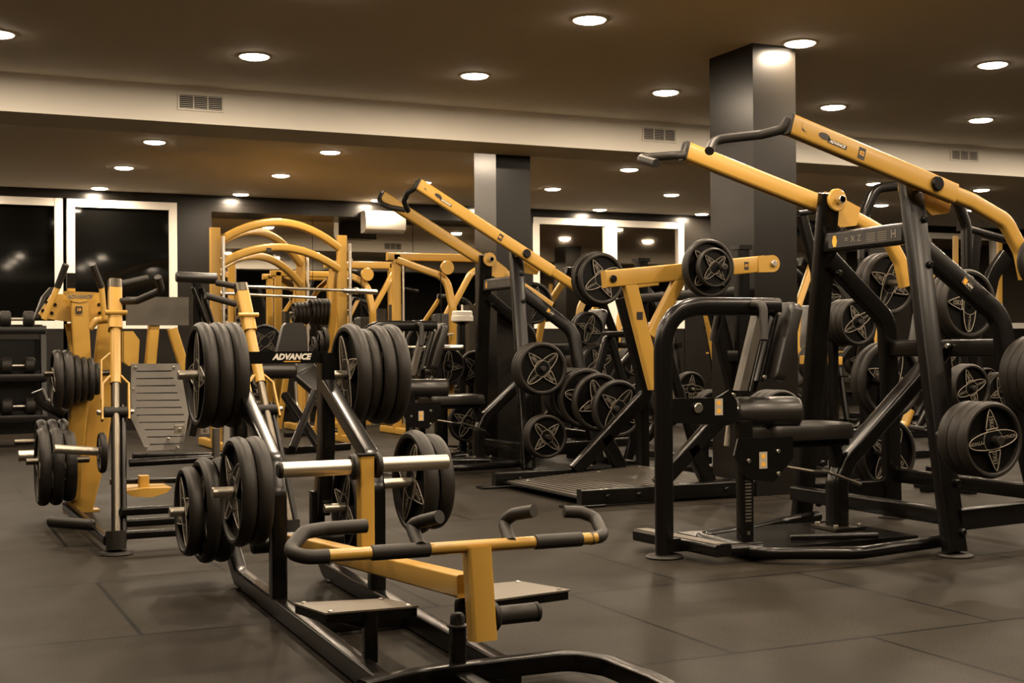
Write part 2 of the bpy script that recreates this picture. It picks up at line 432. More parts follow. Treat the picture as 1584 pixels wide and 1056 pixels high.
# ---------------------------------------------------------------- foreground T-bar machine (black frame, yellow lever)
m1 = thing('plate_loaded_row_machine', 'low black and yellow plate-loaded row machine with a looped handle bar, standing in the foreground', 'gym machine', (1.28, 4.2, 0))
def XR1(Y): return 1.455 + .03*(Y-4.27)
def XL1(Y): return 1.115 + .03*(Y-4.27)
YR, YFp = 4.87, 4.25
for nm, XX in (('left', XL1), ('right', XR1)):
    xr, xf, x0 = XX(YR), XX(YFp), XX(3.1)
    zt = .862
    fr = MB()
    # floor rail that bends up into the rear upright
    fr.rtube([(x0, 3.08, .033), (xf, YFp, .033), (xr, 4.86, .033), (xr, 5.02, .14), (xr, 5.02, .32)], .05, .06, (1, 0, 0), .09, .008)
    fr.build('floor_rail', M['black'], m1)
    up = MB().rtube([(xr+.012, 5.0, .24), (xr+.012, 4.93, .5), (xr+.012, 4.93, .862)], .05, .09, (1, 0, 0), .06, .008).build('rear_upright', M['black'], m1)
    br = MB().rtube([(xr+.012, 4.92, .74), (xf+.004, YFp+.06, .50), (xf, YFp, .40), (xf, YFp, .06)], .05, .06, (1, 0, 0), .06, .008).build('front_upright', M['black'], m1)
    # foot pads
    MB().cyl((xr, 4.78, 0), (xr, 4.78, .012), .035).build('foot_pad', M['rubber'], m1)
xl, xr = XL1(4.93)+.012, XR1(4.93)+.012
cb = MB().box((xl, 4.905, .822), (xr, 4.955, .868)).build('crossbar', M['black'], m1)
tx = MB(); c = at(451, 552, Y=4.902)
put_text(tx, 'ADVANCE', .031, c, (1, 0, 0), (0, 0, 1), .3, .0014, 1.0); tx.build('lettering', M['ink'], cb, recalc=False)
MB().box((c.x-.03, 4.9035, c.z-.019), (c.x+.035, 4.9045, c.z-.015)).build('underline', M['amber'], cb)
# front curved base bar, reaching out to the right
p = [at(560, 1068, Z=.05), at(640, 1050, Z=.05), at(781, 1031, Z=.05), at(882, 1020, Z=.05), at(940, 1029, Z=.05), at(1010, 1057, Z=.05), at(1110, 1110, Z=.05)]
MB().rtube(p, .05, .045, (0, 0, 1), .08, .008).build('front_base_bar', M['black'], m1)
a = at(690, 935, Z=.06)
MB().rtube([(XL1(3.9), 3.90, .033), (XR1(3.9), 3.90, .033)], .05, .05, (0, 1, 0)).build('cross_rail', M['black'], m1)
# bumper post under the lever
b0 = at(708, 1036, X=1.28)
bp_ = MB().beam((1.28, b0.y, .03), (1.28, b0.y, .165), .036, .036).build('bumper_post', M['black'], m1)
MB().lathe((1.28, b0.y, .165), (0,0,1), [(.027, 0), (.027, .004), (.019, .006), (.019, .026), (.013, .034), (0, .036)], 20).build('rubber_buffer', M['rubber'], bp_)
MB().rtube([(1.28, b0.y, .03), (1.28, b0.y-.2, .03)], .05, .05, (1,0,0)).build('base_stub', M['black'], m1)
# lever
lv = MB()
r0 = at(452, 838, X=1.28); r1 = at(722, 906, X=1.28)
lv.beam(r0, r1, .052, .058, (1, 0, 0), .006)
tt = at(737, 846, X=1.28); tb = at(745, 990, X=1.28)
lv.beam(V((1.28, tt.y, tt.z)), V((1.28, tb.y-.005, tb.z)), .058, .058, (1, 0, 0), .005)
y0 = at(566, 858, X=1.28); y1 = at(566, 704, X=1.28)
lv.beam((1.28, y0.y, y0.z-.03), (1.28, y0.y, y1.z), .045, .045, (1, 0, 0), .004)
lever = lv.build('lever_arm', M['yellow'], m1)
MB().box((1.255, y0.y-.026, y1.z), (1.305, y0.y+.026, y1.z+.004)).build('post_cap', M['black'], lever)
# pivot housing at the rear
MB().cyl((XL1(4.9), r0.y+.01, r0.z), (XR1(4.9), r0.y+.01, r0.z), .035).build('pivot_shaft', M['black'], m1)
# pegs on the upper yellow post
for x_, px in ((435, -1), (692, 1)):
    e = at(x_, 727 if px < 0 else 714, Y=y0.y)
    s_ = V((1.28 + px*.03, y0.y, (e.z if px > 0 else e.z)))
    pg = MB().cyl(s_, (e.x, y0.y, e.z), .0235, 24, .08).build('loading_peg', M['steel'], lever)
    MB().lathe(s_, (px, 0, 0), [(.036, 0), (.040, .003), (.040, .012), (.034, .018), (.024, .019)], 28).build('rubber_stop', M['rubber'], pg)
    if px < 0: MB().cyl((e.x-.012, y0.y, e.z), (e.x+.006, y0.y, e.z), .0245, 24, .3).build('end_cap', M['rubber'], pg)
# peg low on the front post
a = at(752, 954, Y=tb.y+.01); e = at(826, 946, Y=tb.y+.01); a = a + (e-a)*((1.309-a.x)/(e.x-a.x))
pg = MB().cyl(a, e, .0235, 24, .05).build('front_peg', M['grip'], lever)
MB().lathe(a, e-a, [(.030, 0), (.037, .003), (.037, .011), (.030, .018), (.024, .02)], 28).build('rubber_stop', M['rubber'], pg)
MB().cyl(e, e + (e-a).normalized()*.014, .0245, 24, .3).build('end_cap', M['rubber'], pg)
# handle bar
yb = tt.y
def hb(px, py, Y=None): return at(px, py, Y=Y or yb)
P0, P1 = hb(500, 860), hb(922, 832)
bar = MB().tube([P0, P1], .0155, 0, 18).build('handle_bar', M['yellow'], lever)
for a_, c_ in ((568, 655), (819, 897)):
    k = lambda x: P0 + (P1-P0)*((x-500)/422)
    MB().cyl(k(a_), k(c_), .0185, 20, .1).build('bar_grip', M['grip'], bar)
gr = []
MB().tube([hb(508, 860), hb(470, 862), hb(446, 852, yb+.05), hb(470, 823, yb+.10), hb(500, 818, yb+.12), hb(566, 813, yb+.13)], .0175, .05, 16, 8).build('loop_grip', M['grip'], bar)
MB().tube([hb(912, 833), hb(934, 829, yb+.01), hb(920, 800, yb+.10), hb(898, 792, yb+.12), hb(872, 791, yb+.13)], .0165, .04, 16, 8).build('loop_grip', M['grip'], bar)
for bx, pts in ((648, [(650, 846, -.005), (636, 812, .08), (652, 806, .04), (680, 799, -.02)]), (789, [(790, 840, -.005), (779, 806, .08), (795, 795, .04), (826, 790, -.02)])):
    MB().tube([hb(x, y, yb+d) for x, y, d in pts], .0165, .045, 16, 8).build('upright_grip', M['grip'], bar)
# foot steps
def step(pts, z, post):
    P = [at(x, y, Z=z) for x, y in pts]
    st = MB().prism([p_ - V((0,0,.005)) for p_ in P], (0,0,.005)).build('foot_step', M['tread'], m1)
    cx = sum((p_ for p_ in P), V())/4
    sk = MB()
    for i in range(4):
        q0, q1 = P[i], P[(i+1) % 4]; ins0 = q0 + (cx-q0)*.03; ins1 = q1 + (cx-q1)*.03
        d = (cx - (q0+q1)/2).normalized()*.004; d.z = 0
        sk.prism([ins0-V((0,0,.005)), ins1-V((0,0,.005)), ins1-V((0,0,.028)), ins0-V((0,0,.028))], d)
    sk.build('step_skirt', M['black'], st)
    for q in P:
        b_ = q + (cx-q)*.17; MB().lathe((b_.x, b_.y, z), (0,0,1), [(.008, 0), (.007, .003), (.003, .0045), (0, .0048)], 12).build('bolt', M['chrome'], st)
    return cx
cl_ = step([(453.5, 932), (597, 925), (648, 936.5), (503, 948)], .19, None)
cr_ = step([(700, 908), (804, 898), (882, 911.5), (752, 929)], .19, None)
q = at(576, 1020, Z=.06)
MB().beam((q.x, q.y+.02, .05), (q.x, q.y+.02, .182), .036, .036, (1,0,0)).build('step_post', M['black'], m1)
MB().beam((q.x, q.y+.02, .15), (cl_.x-.05, cl_.y, .165), .03, .03, (0,1,0)).build('step_bracket', M['black'], m1)
MB().rtube([(XR1(3.4), 3.45, .05), (XR1(3.4), 3.45, .165), (cr_.x, cr_.y, .17)], .03, .03, (0,1,0), .02).build('step_bracket', M['black'], m1)
# storage pegs on the uprights and their plates
def peg1(x0, y, z, sgn, length, nm='storage_peg'):
    return MB().cyl((x0, y, z), (x0 + sgn*length, y, z), .0175, 20, .1).build(nm, M['steel'], m1)
G1 = 'weight plates stored on the foreground row machine'
XC = 1.14
# upper left
c = at(275, 580, Y=4.93); peg1(XL1(4.93), 4.93, c.z, -1, XL1(4.93)-c.x)
print('UL', c, XL1(4.93))
stack((at(312, 580, Y=4.93).x, 4.93, c.z-.002), (1,0,0), [.198]*3, .052, 'on upper left rear peg of the foreground machine', G1, '20', .004, [1.5, .4, 2])
# upper right: four plates
c = at(640, 578, Y=4.93)
peg1(XR1(4.93), 4.93, c.z, 1, .27)
x_ = XR1(4.93)+.06
stack((x_+.21, 4.93, c.z), (-1,0,0), [.198, .195, .18, .2], [.052, .05, .045, .055], 'on upper right rear peg of the foreground machine', G1, '20', .004, [.3, 1, 2, 1.2])
# lower left front
c = at(328, 762, Y=YFp); peg1(XL1(YFp), YFp, c.z, -1, XL1(YFp)-c.x)
stack((at(368, 762, Y=YFp).x, YFp, c.z), (1,0,0), [.178, .178], .05, 'on lower left front peg of the foreground machine', G1, '15', .004, [.7, 2])
# lower left rear
c = at(262, 792, Y=4.93); peg1(XL1(4.93), 4.93, c.z, -1, XL1(4.93)-c.x)
stack((at(292, 790, Y=4.93).x, 4.93, c.z), (1,0,0), [.165, .195, .195], .052, 'on lower left rear peg of the foreground machine', G1, ['15', '20', '20'], .006, [2.0, 1, 2])
# lower right front
c = at(674, 740, Y=YFp+.1); peg1(XR1(YFp), YFp+.02, c.z, 1, c.x-XR1(YFp))
stack((at(655, 745, Y=YFp+.1).x, YFp+.02, c.z), (-1,0,0), [.165, .18], .05, 'on lower right front peg of the foreground machine', G1, '15', .012, [.7, 2])
# lower right rear
c = at(560, 800, Y=4.93); peg1(XR1(4.93), 4.93, .26, 1, .20)
stack((XR1(4.93)+.10, 4.93, .26), (-1,0,0), [.17], .05, 'on lower right rear peg of the foreground machine', G1, '20', .006, [2])
# ---------------------------------------------------------------- high row / pulldown machine (built once at the right, copied to the middle)
O8 = V((4.0, 4.765, 0))
m8 = thing('high_row_machine', 'black high row machine with two long yellow arms, right of the near dark pillar', 'gym machine', O8, 'high row machines')
yc = O8.y
for s_, nm in ((-1, 'near'), (1, 'far')):
    fx = 4.0 + .06*s_
    foot = V((fx, yc + s_*.59, 0)); top = V((4.0, yc + s_*.275, 1.60))
    MB().rtube([foot + V((0,0,.02)), foot + (top-foot)*.25, top], .058, .10, (0, 1, 0), .3, .012).build('front_upright', M['black'], m8)
    ft = MB().lathe(foot, (0,0,1), [(.075, 0), (.075, .008), (.068, .013)], 28).build('foot_plate', M['rubber'], m8)
    # rear frame: slopes down from the upright, bends to vertical, ends on the floor
    ya, yb_ = yc + s_*.32, yc + s_*.46
    MB().rtube([(4.03, ya, 1.29), (4.42, yc + s_*.37, 1.0), (4.47, yb_-s_*.05, .62), (4.56, yc+s_*.50, .02)], .055, .09, (0, 1, 0), .16, .012, 8).build('rear_frame', M['black'], m8)
    MB().lathe((4.56, yc+s_*.50, 0), (0,0,1), [(.07, 0), (.07, .008), (.062, .013)], 28).build('foot_plate', M['rubber'], m8)
    MB().rtube([(fx+.03, yc+s_*.575, .15), (4.56, yc+s_*.50, .15)], .05, .09, (0, 1, 0)).build('side_rail', M['black'], m8)
    for z, f in ((.30, .815), (.10, .938), (1.22, .24), (1.42, .115)):
        p_ = top + (foot-top)*(1-z/1.6); d_ = V((.02, -1, 0))
        if s_ > 0: p_ = p_ + V((0, -.055, 0))
        MB().cyl(p_ + V((.028, -.020, 0)), p_ + V((.028, -.045, 0)), .016, 12, .3).build('bolt', M['black'], m8)
# crossbars
p0, p1 = V((4.0, yc-.34, 1.365)), V((4.0, yc+.34, 1.365))
xb = MB().beam(p0, p1, .05, .095, (1, 0, 0), .01).build('top_crossbar', M['black'], m8)
st = MB(); x_ = 4.0-.0262
st.box((x_-.0006, yc-.25, 1.335), (x_, yc+.25, 1.395)); st.build('instruction_label', M['label'], xb)
ik = MB(); ux = (0, -1, 0); x2 = x_-.0008
for i, (w_, t_) in enumerate(((.03, '='), (.028, 'X'), (.028, 'Z'))):
    put_text(ik, t_, .04, (x2, yc+.12-i*.045, 1.366), ux, (0,0,1), 0, .0006)
for i in range(5):
    for j in range(2): ik.box((x2-.0006, yc-.08-j*.075, 1.345+i*.009), (x2, yc-.02-j*.075, 1.348+i*.009))
put_text(ik, 'H', .05, (x2, yc-.20, 1.366), ux, (0,0,1), 0, .001)
ik.build('printed_marks', M['lettering'], xb, recalc=False)
am = MB(); am.prism([(x2, yc+.205+.018*math.cos(a*PI/3), 1.365+.030*math.sin(a*PI/3)) for a in range(6)], (-.0008, 0, 0)); am.build('amber_emblem', M['amber'], xb)
MB().beam((4.45, yc-.40, .86), (4.45, yc+.40, .86), .05, .08, (1, 0, 0), .01).build('rear_crossbar', M['black'], m8)
MB().cyl((4.42, yc-.06, .87), (4.40, yc-.06, .87), .012, 12).build('bolt', M['chrome'], m8)
MB().beam((4.0, yc-.56, .15), (4.0, yc+.56, .15), .06, .07, (1, 0, 0), .01).build('lower_crossbar', M['black'], m8)
MB().beam((4.56, yc-.48, .22), (4.56, yc+.48, .22), .05, .07, (1, 0, 0), .01).build('lower_rear_crossbar', M['black'], m8)
# bent seat post in the middle plane
MB().rtube([(4.44, yc, .86), (3.86, yc, .36), (3.81, yc, .26), (3.81, yc, .06)], .088, .08, (0, 1, 0), .09, .02, 8).build('bent_support_tube', M['black'], m8)
sp = MB().box((3.73, yc-.09, .055), (3.90, yc+.09, .067)).build('base_flange', M['rod'], m8)
for dx, dy in ((-.06, -.065), (-.06, .065), (.07, -.065), (.07, .065)):
    MB().cyl((3.81+dx, yc+dy, .066), (3.81+dx, yc+dy, .08), .011, 10).build('bolt', M['chrome'], sp)
# tube loop on the floor
MB().tube([(4.0, yc-.50, .055), (3.92, yc-.50, .05), (3.46, yc-.56, .045), (3.13, yc-.38, .045), (3.12, yc+.1, .045), (3.46, yc+.2, .045), (3.74, yc+.33, .045), (4.0, yc+.38, .055)], .026, .12, 14, 6).build('floor_loop', M['black'], m8)
MB().box((3.12, yc-.33, .03), (3.98, yc+.24, .052)).build('base_plate', M['black'], m8)
MB().tube([(3.4, yc-.2, .068), (3.75, yc-.34, .068)], .014).build('floor_rod', M['black'], m8)
a, b_ = at(992, 826, Z=.06), at(1113, 850, Z=.06)
MB().rtube([(2.93, yc+.24, .055), (2.985, yc-.32, .055)], .085, .05, (1, 0, 0), 0, .012).build('foot_bar', M['black'], m8)
MB().prism([(2.90, yc+.235, .0805), (2.955, yc-.31, .0805), (3.015, yc-.31, .0805), (2.96, yc+.235, .0805)], (0, 0, .002)).build('grip_tape', M['tread'], m8)
MB().tube([(2.985, yc-.28, .05), (3.18, yc-.30, .05)], .026).build('link_tube', M['black'], m8)
# U-shaped hand frame in the middle plane
yu = yc-.065
MB().rtube([(2.865, yu, .01), (2.865, yu, 1.045), (3.45, yu, 1.045)], .055, .078, (0, 1, 0), .20, .024, 12).build('bent_hand_frame', M['black'], m8)
MB().lathe((2.865, yu, 0), (0,0,1), [(.075, 0), (.078, .006), (.07, .013)], 28).build('foot_plate', M['rubber'], m8)
MB().box((2.87, yu-.03, .025), (3.0, yu+.03, .08)).build('foot_bracket', M['black'], m8)
for s_ in (-1, 1):
    MB().tube([(3.30 if s_ < 0 else 3.22, yu+s_*.02, 1.055), (3.30 if s_ < 0 else 3.22, yu+s_*.10, 1.055), (3.28 if s_ < 0 else 3.20, yu+s_*.13, .90)], .018, .05, 14).build('hanging_grip', M['grip'], m8)
# chest pad at the end of the frame
ax = V((-.30, 0, -1)).normalized()
tp = V((3.47, yu, 1.05)); c_ = tp + ax*.165
pd = MB().pad(c_ + V((.03, 0, 0)), .35, .17, .06, .02, -ax, (0, -1, 0)).build('chest_pad', M['vinyl'], m8)
MB().beam(tp+ax*.01-V((.03,0,0)), tp+ax*.34-V((.03,0,0)), .05, .018, (0,1,0), .004).build('pad_backing', M['black'], m8)
for k in (.04, .32): MB().cyl(tp+ax*k+V((-.04, -.045, 0)), tp+ax*k+V((-.04, -.058, 0)), .008, 10).build('bolt', M['chrome'], m8)
MB().rtube([at(1192, 484, Y=yu+.03), at(1164, 606, Y=yu+.03)], .02, .03, (0,1,0)).build('pad_strut', M['black'], m8)
MB().prism([at(1172, 487, Y=yu), at(1184, 487, Y=yu), at(1156, 604, Y=yu), at(1144, 604, Y=yu)], (0, .05, 0)).build('grey_strut', M['grey'], m8)
# seat, hinge plate, thigh roller
MB().pad((3.60, yc-.0, .50), .44, .28, .075, .03).build('seat_pad', M['vinyl'], m8)
MB().box((3.42, yc-.10, .435), (3.8, yc+.10, .462)).build('seat_frame', M['black'], m8)
MB().beam((3.78, yc, .46), (3.86, yc, .22), .05, .05, (0,1,0)).build('seat_support', M['black'], m8)
pl = MB().rtube([(3.215, yc-.14, .05), (3.215, yc-.14, .56)], .05, .062, (0, 1, 0), 0, .01).build('adjustment_post', M['black'], m8)
nt_ = MB()
for k in range(18): nt_.box((3.2, yc-.1665, .14+k*.014), (3.23, yc-.1655, .147+k*.014))
nt_.build('notches', M['grey'], pl)
MB().box((3.208, yc-.167, .085), (3.222, yc-.165, .10)).build('stop_bolt', M['chrome'], pl)
hp = MB().prism([(3.16, yc-.175, .49), (3.44, yc-.175, .49), (3.44, yc-.175, .40), (3.34, yc-.175, .30), (3.20, yc-.175, .32), (3.14, yc-.175, .42)], (0, .01, 0)).build('hinge_plate', M['black'], m8)
for x_, z_ in ((3.21, .395), (3.36, .43), (3.36, .335)): MB().cyl((x_, yc-.175, z_), (x_, yc-.183, z_), .009, 12).build('bolt', M['chrome'], hp)
lb = MB().box((3.265, yc-.1765, .36), (3.305, yc-.1752, .43)).build('warning_label', M['tan'], hp)
for z_ in (.378, .411): MB().prism([(3.285+.011*math.cos(a*PI/4), yc-.1772, z_+.011*math.sin(a*PI/4)) for a in range(8)], (0, .0006, 0)).build('amber_emblem', M['amber'], lb)
rb = MB().prism([(2.89, yu-.02, .66), (3.12, yu-.02, .66), (3.18, yu-.02, .69), (3.22, yu-.02, .64), (3.22, yu-.02, .56), (3.17, yu-.02, .54), (2.89, yu-.02, .56)], (0, .012, 0)).build('roller_bracket', M['black'], m8)
MB().cyl((3.02, yu-.02, .618), (3.02, yu-.032, .618), .022, 18).build('bolt', M['chrome'], rb)
lb = MB().box((3.105, yu-.0214, .585), (3.145, yu-.0202, .655)).build('warning_label', M['tan'], rb)
for z_ in (.603, .637): MB().prism([(3.125+.011*math.cos(a*PI/4), yu-.022, z_+.011*math.sin(a*PI/4)) for a in range(8)], (0, .0006, 0)).build('amber_emblem', M['amber'], lb)
MB().tube([(3.18, yu, .61), (3.40, yu, .60)], .013).build('roller_arm', M['steel'], m8)
rc = at(1186, 637, Y=yu); rd = V((.96, -.28, 0)).normalized()
MB().lathe(rc - rd*.15, rd, [(0, 0), (.045, 0), (.060, .008), (.067, .022), (.067, .278), (.060, .292), (.045, .30), (0, .30)], 36).build('thigh_roller', M['vinyl'], m8)
MB().cyl(at(1124, 690, Y=yc), at(1134, 608, Y=yc), .013).build('gas_spring', M['steel'], m8)
MB().tube([(3.42, yc-.16, .36), (3.52, yc-.2, .34), (3.62, yc-.18, .33), (3.78, yc-.2, .27)], .007, .04, 8).build('release_lever', M['rod'], m8)
p_ = V((4.25, yc-.375, 1.128)); d = V((.39, -.0, -.29)).normalized(); up = V((.29, 0, .39)).normalized()
lb = MB().prism([p_-d*.055-up*.016, p_+d*.055-up*.016, p_+d*.055+up*.016, p_-d*.055+up*.016], (0, -.001, 0)).build('frame_badge', M['label'], m8)
fb = MB()
for a_, b_ in (((-.055, -.016), (.055, -.016)), ((.055, -.016), (.055, .016)), ((.055, .016), (-.055, .016)), ((-.055, .016), (-.055, -.016))):
    fb.beam(p_+d*a_[0]+up*a_[1]+V((0,-.001,0)), p_+d*b_[0]+up*b_[1]+V((0,-.001,0)), .0015, .0015, (0,1,0), .0002)
fb.build('badge_border', M['outline'], lb)
tx = MB(); put_text(tx, 'ADVANCE', .017, p_+d*.012+V((0,-.0015,0)), d, up, .3, .0004); tx.build('lettering', M['ink'], lb, recalc=False)
MB().prism([p_-d*.05-up*.012, p_-d*.03-up*.012, p_-d*.03+up*.012, p_-d*.05+up*.012], (0, -.002, 0)).build('amber_emblem', M['amber'], lb)
# copy for the middle of the room: same frame, arms raised higher
m5 = copy_tree(m8); m5.location = V((4.1, 9.06, 0))
tag(m5, 'black machine with two steep yellow arms before the far pillar, centre of the room', 'gym machine', 'high row machines')
# the two arms
def arm(s_, root, O, tip, mid, tail, hand, pegx, tagno=True):
    """tip, mid and tail are offsets from the pivot in the arm's own plane"""
    Y = O.y + s_*.39; px_, pz = O.x + .02, 1.565
    def L(d, dy=0.): return V((px_+d[0], Y+dy, pz+d[1]))
    a = MB()
    a.rtube([L(tip), L(mid)], .052, .088, (0, 1, 0), 0, .014)
    a.rtube([L(q) for q in tail], .046, .070, (0, 1, 0), .12, .016, 8)
    arm_ = a.build('lever_arm', M['yellow'], root)
    def sub(mb, n_, m_, **k): return mb.build(n_, m_, arm_, **k)
    d = (L(mid)-L(tip)).normalized(); up = V((-d.z, 0, d.x))
    q = L((0,0), -s_*.075)
    sub(MB().prism([q+up*.04-d*.03, q+up*.045+d*.03, q+up*.03+d*.19, q-up*.06+d*.19, q-up*.10+d*.10, q-up*.05-d*.03], (0, -s_*.010, 0)), 'side_plate', M['yellow'])
    sub(MB().cyl(L((0,0), -s_*.19), L((0,0), s_*.035), .02, 16), 'pivot_shaft', M['chrome'])
    sub(MB().cyl(L((0,0), s_*.026), L((0,0), s_*.045), .032, 24, .2), 'pivot_cap', M['black'])
    sub(MB().lathe(L((0,0), -s_*.19), (0, s_, 0), [(0, 0), (.016, 0), (.018, .005), (.018, .015)], 16), 'pivot_bolt', M['chrome'])
    sub(MB().lathe(L((0,0), -s_*.155), (0, s_, 0), [(.05, 0), (.054, .004), (.054, .014), (.05, .018)], 28), 'pivot_disc', M['yellow'])
    t0 = L(tip)
    sub(MB().sweep([t0-d*.008, t0+d*.002], rrect(.056, .092, .012), (0,1,0)), 'end_cap', M['grip'])
    sub(MB().tube([t0-d*.004+up*.02] + [t0 + V(h_) for h_ in hand], .0195, .05, 14), 'hand_grip', M['grip'])
    e = L(pegx)
    sub(MB().cyl(e - V((0, s_*.02, 0)), e + V((0, s_*.20, 0)), .0175, 20), 'loading_peg', M['steel'])
    def on(t, h=0): return t0 + V((0, -.0268, 0)) + d*t + up*h
    if tagno:
        def patch(t, h, w_, hh): return MB().prism([on(t-w_/2, h-hh/2), on(t+w_/2, h-hh/2), on(t+w_/2, h+hh/2), on(t-w_/2, h+hh/2)], (0, -.0008, 0))
        sub(patch(.235, -.008, .10, .018), 'maker_badge', M['label'])
        sub(MB().prism([on(.165+.03*math.cos(a_*PI/6), .002+.014*math.sin(a_*PI/6)) for a_ in range(12)], (0, -.0008, 0)), 'maker_emblem', M['label'])
        tx = MB(); put_text(tx, 'ADVANCE', .017, on(.235, -.008)+V((0,-.001,0)), d, up, .3, .0004); sub(tx, 'lettering', M['ink'], recalc=False)
        tt_ = .365 if root is m8 else .72
        sub(patch(tt_, -.004, .036, .048), 'number_tag', M['label'])
        tx = MB(); put_text(tx, '02' if root is m8 else '01', .026, on(tt_, -.004)+V((0,-.001,0)), d, up, 0, .0006); sub(tx, 'tag_number', M['amber'], recalc=False)
        sub(MB().prism([on(.045, .02), on(.05, .0), on(.075, -.014), on(.052, -.010)], (0, -.0008, 0)), 'small_emblem', M['label'])
    return arm_
O5 = V((4.1, 9.06, 0))
T8 = [(.06, -.02), (.22, -.063), (.42, -.145), (.51, -.275), (.54, -.395)]
arm(-1, m8, O8, (-.75, .21), (.12, -.035), T8, [(-.02, .01, -.02), (-.06, .10, -.03), (-.20, .24, -.04), (-.27, .17, -.10)], (.52, -.36))
arm(1, m8, O8, (-.75, .21), (.12, -.035), T8, [(-.02, -.01, -.02), (-.09, -.04, -.03), (-.24, .03, -.04), (-.25, -.16, -.09)], (.54, -.375), False)
T5 = [(.06, -.035), (.2, -.115), (.36, -.205), (.6, -.35)]
arm(-1, m5, O5, (-.83, .47), (.22, -.125), T5, [(-.02, .01, -.03), (-.04, .10, -.05), (-.03, .20, -.10), (.03, .28, -.16)], (.40, -.23))
arm(1, m5, O5, (-.83, .47), (.22, -.125), T5, [(-.02, -.01, -.03), (-.03, -.10, -.07), (.02, -.16, -.10), (.12, -.20, -.12)], (.56, -.325), False)
def peg(parent, a, b_, r=.0175): return MB().cyl(a, b_, r, 18, .1).build('storage_peg', M['rubber'], parent)
G8 = 'weight plates on the right high row machine'
w8 = 'of the right high row machine'
peg(m8, (3.93, yc-.50, .5), (3.87, yc-.92, .5))
stack((3.87, 3.905, .5), (.03, 1, 0), [.152, .150, .150], .052, 'on near front peg '+w8, G8, '15', .004, [.14, 1, 2])
peg(m8, (4.49, yc-.45, .74), (4.4, yc-.85, .74))
stack((4.33, 4.02, .745), (.1, 1, 0), [.17, .17, .17], .05, 'on near rear peg '+w8, G8, '15', .004)
peg(m8, (4.49, yc+.45, .70), (4.6, yc+.86, .70)); peg(m8, (4.54, yc+.45, .32), (4.6, yc+.86, .32))
stack((4.63, 5.36, .695), (.0, 1, 0), [.20, .20], .05, 'on far upper rear peg '+w8, G8, '15', .004, [1.2, 2])
stack((4.64, 5.40, .315), (.0, 1, 0), [.185, .185], .05, 'on far lower rear peg '+w8, G8, '15', .004, [1.0, 2])
peg(m8, (4.05, yc+.50, .5), (4.1, yc+.92, .5))
stack((4.08, 5.66, .50), (0, -1, 0), [.152, .152, .152], .05, 'on far front peg '+w8, G8, '15', .004)
stack(at(1606, 405, Y=4.3), (0, 1, 0), [.115], .04, 'on the near arm '+w8, G8, '15', .004)
stack((4.56, 5.34, 1.19), (0, -1, 0), [.16, .16], .05, 'on the far arm '+w8, G8, '15', .004, [1.5, 2])
G5 = 'weight plates on the middle high row machine'
w5 = 'of the middle high row machine'
peg(m5, (4.12, 8.62, .735), (4.0, 8.12, .735)); peg(m5, (4.08, 8.54, .262), (4.04, 8.12, .262))
stack((4.02, 8.20, .734), (.08, 1, 0), [.185, .185, .185], .05, 'on upper front peg '+w5, G5, '20', .003, [.75, 1, 2])
stack((4.05, 8.20, .262), (.06, 1, 0), [.153, .153], .05, 'on lower front peg '+w5, G5, '15', .003, [-.8, 1])

stack(at(930, 431, Y=8.40), (0, 1, 0), [.19, .205], .045, 'on the near arm '+w5, G5, '20', .03, [.5, 1.4])
stack((4.62, 9.62, 1.24), (0, -1, 0), [.17, .17], .05, 'on the far arm '+w5, G5, '15', .004)
# ---------------------------------------------------------------- standing lever press with tread platform
O6 = V((4.2, 7.0, 0))
m6 = thing('standing_press_machine', 'black press machine with ribbed standing platform and yellow V-braced arm', 'gym machine', O6)
for y, s_ in ((6.40, -1), (7.55, 1)):
    MB().rtube([(3.36, y, .055), (4.50, y, .055)], .06, .085, (0, 1, 0)).build('side_rail', M['black'], m6)
    MB().rtube([(3.26, y, .008), (3.50, y, .008)], .10, .014, (0, 1, 0), 0, .005).build('foot_plate', M['black'], m6)
    yy = y - s_*.06
    MB().rtube([(3.90, yy, .09), (4.44, yy, .57), (4.32, yy, 1.0), (4.26, yy, 1.2)], .06, .09, (0, 1, 0), .10, .012, 8).build('bent_side_tube', M['black'], m6)
    MB().rtube([(4.24, yy, .09), (4.12, yy, .30)], .06, .085, (0, 1, 0)).build('side_brace', M['black'], m6)
    MB().rtube([(4.44, y, .06), (4.44, y, 1.44)], .07, .07, (0, 1, 0)).build('rear_upright', M['black'], m6)
    MB().box((4.395, y - .045, 1.44), (4.485, y + .045, 1.465)).build('upright_cap', M['black'], m6)
    MB().rtube([(4.36, yy, .82), (4.44, y, .82)], .05, .07, (0, 1, 0)).build('upper_rail', M['black'], m6)
    for x_ in (3.52, 3.72, 4.3): MB().cyl((x_, 6.37 if s_ < 0 else 7.50, .055), (x_, (6.37 if s_ < 0 else 7.50)-.012, .055), .013, 12, .3).build('bolt', M['black'], m6)
MB().beam((4.44, 6.4, .06), (4.44, 7.55, .06), .07, .07, (1, 0, 0)).build('rear_cross_rail', M['black'], m6)
MB().beam((4.44, 6.4, 1.2), (4.44, 7.55, 1.2), .06, .06, (1, 0, 0)).build('upper_cross_rail', M['black'], m6)
pf = MB(); n = 22
pf.prism([(3.40, 6.46, .035), (3.40, 7.50, .035), (4.40, 7.50, .095), (4.40, 6.46, .095)], (0, 0, .006))
pl6 = pf.build('platform', M['black'], m6)
rb = MB()
for k in range(n):
    x_ = 3.42 + 0.96*k/n; z_ = .041 + .06*(x_-3.4)/1.0
    rb.prism([(x_, 6.48, z_), (x_, 7.48, z_), (x_+.030, 7.48, z_+.0013), (x_+.030, 6.48, z_+.0013)], (0, 0, .007))
rb.build('platform_ribs', M['tread_dark'], pl6)
